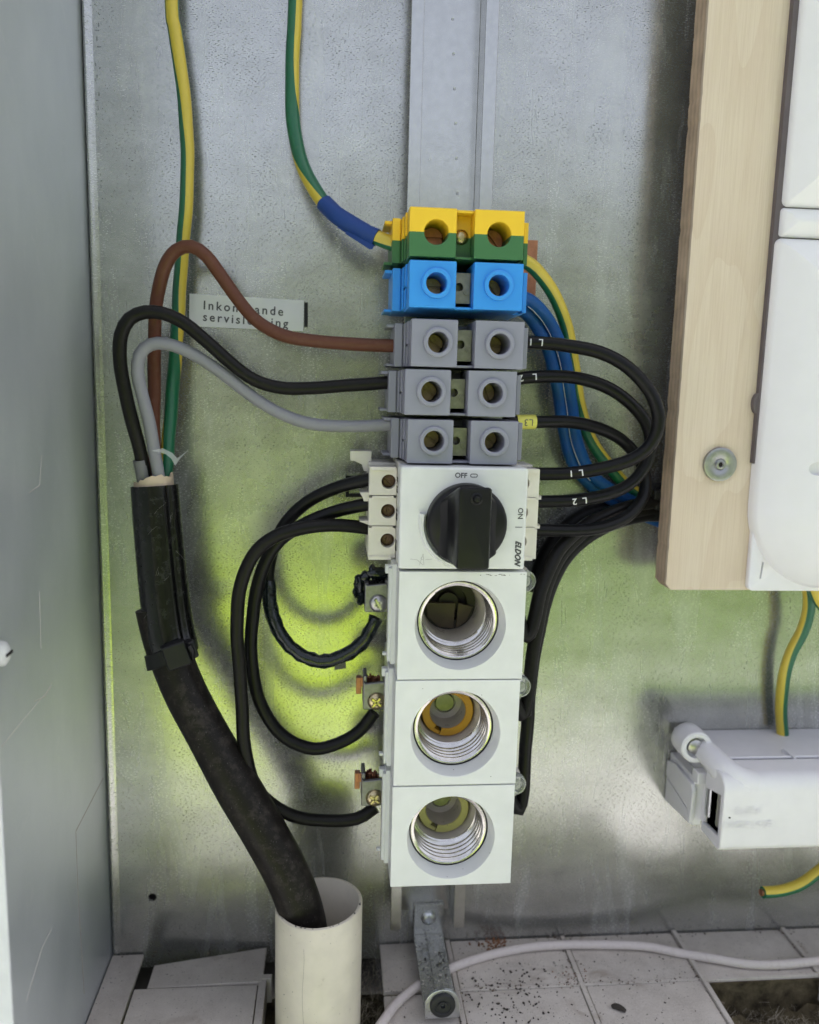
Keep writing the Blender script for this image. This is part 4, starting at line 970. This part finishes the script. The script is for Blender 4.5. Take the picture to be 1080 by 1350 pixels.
for z in (-60, 300):
    for xx in (158, 286):
        b = B(); b.lathe([(3.4, -18.1), (3.4, 0)], (xx, z), 20); link('spacer', b, M_STEEL, bd)
q = P(948, 612, -30); c = (q.x, q.z)
wsx = thing('washer_screw', 'round steel washer with a screw in the lower part of the plywood board', 'washer', (c[0], -30, c[1]))
b = B(); b.lathe([(2.0, -31.0), (2.6, -31.5), (6.1, -31.7), (6.8, -31.5), (6.9, -30.0)], c, 48); link('washer', b, M_WASH, wsx, sharp=50)
b = B(); b.lathe([(.9, -31.6), (1.2, -32.0), (1.9, -31.9), (2.4, -31.2)], c, 28); link('rivet_head', b, M_WASH, wsx)
b = B(); b.disc(c, 1.0, -31.3, -30.2, 18); link('hole', b, M_DARK, wsx)  # dark disc paints the shade inside the rivet head

# ------------------------------------------------------------------ electricity meter
mt = thing('electricity_meter', 'white plastic electricity meter on the plywood board at the right edge', 'meter', (225, -30, -80.7))
def rrect(x0, x1, z0, z1, rbl, rtl, rr, d):
    pts = []
    for (cx, cz, r, sx, sz, a0) in ((x1, z0, rr, -1, 1, 270), (x1, z1, rr, -1, -1, 0), (x0, z1, rtl, 1, -1, 90), (x0, z0, rbl, 1, 1, 180)):
        q_ = max(r, d+.3); ccx, ccz = cx+sx*q_, cz+sz*q_; rr_ = q_-d
        for k in range(13):
            a = math.radians(a0+90*k/12); pts.append((ccx+rr_*math.cos(a), ccz+rr_*math.sin(a)))
    return pts
def dome(b, x0, x1, z0, z1, rbl, rtl, yb, H, ds, fn):
    loops = [rrect(x0, x1, z0, z1, rbl, rtl, 3, d) for d in ds]; n = len(loops[0])
    vs = [(p[0], yb-fn(d), p[1]) for d, lp in zip(ds, loops) for p in lp]
    vs += [(p[0], -30.3, p[1]) for p in loops[0]]
    b.add(vs, [(i*n+k, i*n+(k+1) % n, (i+1)*n+(k+1) % n, (i+1)*n+k) for i in range(len(ds)-1) for k in range(n)]+[[(len(ds)-1)*n+k for k in range(n)]]+[(len(ds)*n+k, len(ds)*n+(k+1) % n, (k+1) % n, k) for k in range(n)])
ds = [0, .3, .8, 1.6, 3, 5, 8, 12, 17, 23, 30, 38]
fnl = lambda d: 1.2*min(1, d/.8)+16*(1-math.exp(-d/16))
b = B(); dome(b, 169.9, 299, -79, 60.4, 34, 2.6, -33.6, 20, ds, fnl); lc = link('lower_cover', b, M_METER, mt, sharp=50)
b = B(); q = P(1080, 618, -45)
sl_ = B(); sl_.prism([(P(1077, 611, -45).x+3*math.cos(a)-0, P(1080, 618, -45).z+2.6*math.sin(a)) for a in [PI/2+PI*k/8 for k in range(9)]]+[(236, P(1080, 618, -45).z-2.6), (236, P(1080, 618, -45).z+2.6)], -70, -43.6, 'y')
cut(lc, sl_)
b = B(); dome(b, 171.1, 299, 60.9, 71.8, 1.5, 1.5, -33.2, 20, ds[:6], lambda d: 1.2*min(1, d/.8)+9*(1-math.exp(-d/10))); link('band', b, M_METER, mt, sharp=50)
b = B(); dome(b, 171.3, 299, 72.2, TZ-4, 2.5, 2.5, -33.4, 20, ds, lambda d: 1.2*min(1, d/.8)+13*(1-math.exp(-d/16))); link('upper_cover', b, M_METER, mt, sharp=50)
b = B(); b.prism(rrect(171.6, 299, -80.3, -24.8, 2.4, 2.0, 2, 0), -33.2, -30.05, 'y'); fg = link('base_flange', b, M_METER, mt, bevel=.4)
q = P(1004, 752, -33); sl_ = B(); st = 0; sl_.box(-.4, .4, -40, -31, -3.5, 3.5); R = Matrix.Rotation(.09, 4, 'Y'); R.translation = Vector((q.x, 0, q.z)); sl_.xf(R)
cut(fg, sl_)
b = B(); b.box(169.1, 296, -33.0, -30.1, -27.4, TZ-3); b.prism([(169.3+2.0*math.cos(a), P(1003, 532, -32).z+4.2*math.sin(a)) for a in [2*PI*k/20 for k in range(20)]], -32.6, -30.2, 'y'); link('dark_backing', b, M_DKGREY, mt, bevel=.3)  # dark grey backing, showing as a narrow strip left of the covers

# ------------------------------------------------------------------ white cover box, lower right
dv = thing('cable_cover', 'dusty white plastic cover box with a side window and flap, low on the right', 'cover', (200, 0, -188))
b = B(); pf = [(-32, -187)]+[(-47-3*math.sin(a), -184-3*math.cos(a)) for a in [PI/2*k/5 for k in range(6)]]+[(-43.5-6.5*math.cos(a), -161+6.5*math.sin(a)) for a in [PI/2*k/8 for k in range(9)]]+[(-33, -154.5)]
b.prism(pf, 160.3, 294, 'x')
body = link('cover_body', b, M_DEV, dv)
w = B(); w.prism([(-27, -168.5), (-46.8, -163.6), (-46.8, -181.5), (-27, -183.5)], 150, 170, 'x')
w2 = B(); w2.box(162.6, 290, -47.2, -25, -184.4, -157)
cut(body, w2); cut(body, w)
md = body.modifiers.new('edge', 'BEVEL'); md.width = 2.6*S; md.segments = 5; md.limit_method = 'ANGLE'; md.angle_limit = math.radians(60)
b = B(); b.box(162.8, 294, -31, -.1, -186, -155.5); b.box(166, 294, -31.5, -30.4, -155.6, -154.2); link('back_frame', b, M_DEV, dv, bevel=.6)
for xx in (199, 240):
    b = B(); b.box(xx, xx+1.2, -33.4, -24, -155.6, -153.9); link('bridge', b, M_DEV, dv, bevel=.2)
b = B(); b.prism([(-.5, -170), (-9, -167.5), (-27, -168.5), (-29, -171), (-28, -186), (-24, -181), (-.5, -177.5)], 157, 159, 'x'); link('flap', b, M_DEV, dv, bevel=.6)
b = B(); b.prism([(-.5, -178.3), (-24, -182), (-27.4, -187.0), (-.5, -190)], 157.4, 159.4, 'x'); link('flap', b, M_DEV, dv, bevel=.4)
b = B(); b.box(158.6, 163, -27, -.2, -188, -166); b.box(158.4, 163, -30, -24, -167.5, -162); link('hinge', b, M_DEV, dv, bevel=.6)
c0 = P(919, 986, -27)
b = B(); b.lathe([(.001, -24.6), (4.6, -24.6), (4.8, -27.2), (6.4, -27.4), (7.0, -26.8), (7.2, -20), (7.0, -16), (6.4, -15.2), (.001, -15)], (c0.x, c0.z), 40); b.box(c0.x, c0.x+9, -15, -3, c0.z-7, c0.z-1); link('boss', b, M_DEV, dv, sharp=40)
sp = smooth_path([(P(930, 990, -25), 5.0), (P(941, 1001, -32), 5.2), (P(958, 1019, -40), 6.0), (P(976, 1031, -43.3), 6.4), (P(1000, 1036, -43.3), 6.4)]); b = B(); b.tube([(q[0], q[1]) for q in sp], 24); link('neck', b, M_DEV, dv)
b = B(); b.lathe([(.001, -27.4), (1.6, -27.3), (3.2, -26.4), (3.6, -24.6)], (c0.x-.3, c0.z), 24); link('screw', b, M_STEEL, dv)
for (xx, dy, rr, m_) in ((164.4, -32.5, 2.9, M_ZINC), (164.2, -41.5, 2.0, M_STEEL)):
    b = B(); b.lathe([(rr, -180), (rr, -157)], (xx, dy), 20, 'z'); link('clamp_bar', b, m_, dv)
b = B(); b.box(163, 175, -44, -27, -184.2, -179); link('clamp_block', b, M_CREAM, dv, bevel=.5)
b = B(); b.box(182, 183, -47, -31, -184, -157.4); link('inner_shade', b, M_DARK, dv)  # dark sheet stands in for the unlit inside of the box
b = B()
q = P(986, 1069, -50); text_flat(b, 'S15P6', 4.0, (q.x, q.z), -50.55, .0, 1.15, 1.0, 0, .7, .06)
q = P(985, 1088, -50); text_flat(b, 'NORWE', 4.3, (q.x, q.z), -50.55, .0, 1.1, 1.25, .25, .7, .08)
link('embossed_text', b, M_DEV, dv, smooth=False)
q = P(962, 1078, -50); b = B(); b.ellipsoid((q.x, -50.1, q.z), .5, .3, .35, 8, 4); link('dirt_speck', b, M_DIRT, dv)

# ------------------------------------------------------------------ other cables
wire('earth_cable', 'green and yellow cable dropping behind from under the meter', [(1062, 740, -20, -.32), (1067, 790, -16, -.3), (1060, 828, -12, -.28), (1043, 862, -9, -.24), (1033, 900, -7, -.2), (1030, 940, -6, -.2), (1033, 985, -6, -.2)], 5.4, M_STRIPE, striped_=True)
wire('earth_cable', 'thin green and yellow cable just showing at the right edge under the meter', [(1066, 750, -30, 0), (1076, 785, -26, 0), (1090, 805, -24, 0)], 5.0, M_STRIPE, striped_=True)
oc, fc = wire('cut_cable', 'cut off green and yellow cable end pointing left near the floor', [(1006, 1177, -34, .2), (1028, 1175, -33, .2), (1055, 1166, -31, .21), (1080, 1148, -28, .22), (1110, 1122, -22, .22)], 5.0, M_STRIPE, striped_=True)
p0, t0 = fc[0][0], fc[0][1]; b = B(); b.tube([(p0-t0*1.0, 1.5), (p0+t0*.5, 1.5)], 14); link('copper_core', b, M_COPPER, oc)
wz = FZ+1.9
ctrl = []
for (x, y, dz) in [(488, 1372, 0), (505, 1347, 0), (522, 1324, 0), (546, 1304, .2), (572, 1289, .3), (604, 1273, .2), (650, 1258, .0), (700, 1250, .6), (750, 1247, .6), (800, 1247, .6), (850, 1249, .6), (900, 1257, 0), (940, 1265, .6), (985, 1271, 0), (1030, 1272, .2), (1095, 1267, .6)]:
    p_ = FL(x, y, wz); ctrl.append((Vector((p_.x, p_.y, wz+dz)), 2.0))
sp = smooth_path(ctrl); b = B(); b.tube([(q[0], q[1]) for q in sp], 18)
tag(link('floor_cable', b, M_WHITEW, origin=ctrl[0][0]), 'dirty white cable lying across the floor under the bracket', 'cable')

# cobwebs near the floor
b = B(); random.seed(3)
def web(p, q, sag=.6):
    b.tube([(p.lerp(q, k/6)+Vector((0, 0, -sag*math.sin(PI*k/6)))+Vector((random.gauss(0, .15), 0, random.gauss(0, .15))), .024) for k in range(7)], 4, False)
for i in range(26): web(P(random.uniform(478, 500), random.uniform(1230, 1310), -20), P(random.uniform(505, 560), random.uniform(1250, 1340), -40))
for i in range(22): web(P(random.uniform(620, 660), random.uniform(1190, 1225), -1), P(random.uniform(640, 680), random.uniform(1205, 1240), -8))
for i in range(14): web(P(random.uniform(250, 350), 1262, -4), P(random.uniform(255, 355), random.uniform(1225, 1250), -.5))
web(P(512, 905, -20), P(420, 1075, -1.5), 0); web(P(500, 930, -18), P(470, 1000, -1), 0); web(P(503, 960, -18), P(494, 1010, -2), 0)
for i in range(9):
    x0_, y0_ = random.uniform(184, 236), random.uniform(650, 830); dd = random.uniform(12, 40); an = random.choice([-.9, -.6, .5, 1.9])+random.uniform(-.3, .3)
    web(P(x0_, y0_, -38.4), P(min(244, max(182, x0_+dd*math.cos(an))), y0_+dd*math.sin(an), -38.0), 0)
link('cobwebs', b, M_WEB, kind='stuff')

for m in list(bpy.data.meshes):
    if m.users == 0: bpy.data.meshes.remove(m)
for o in scn.objects:
    if 'origin_mm' in o: del o['origin_mm']
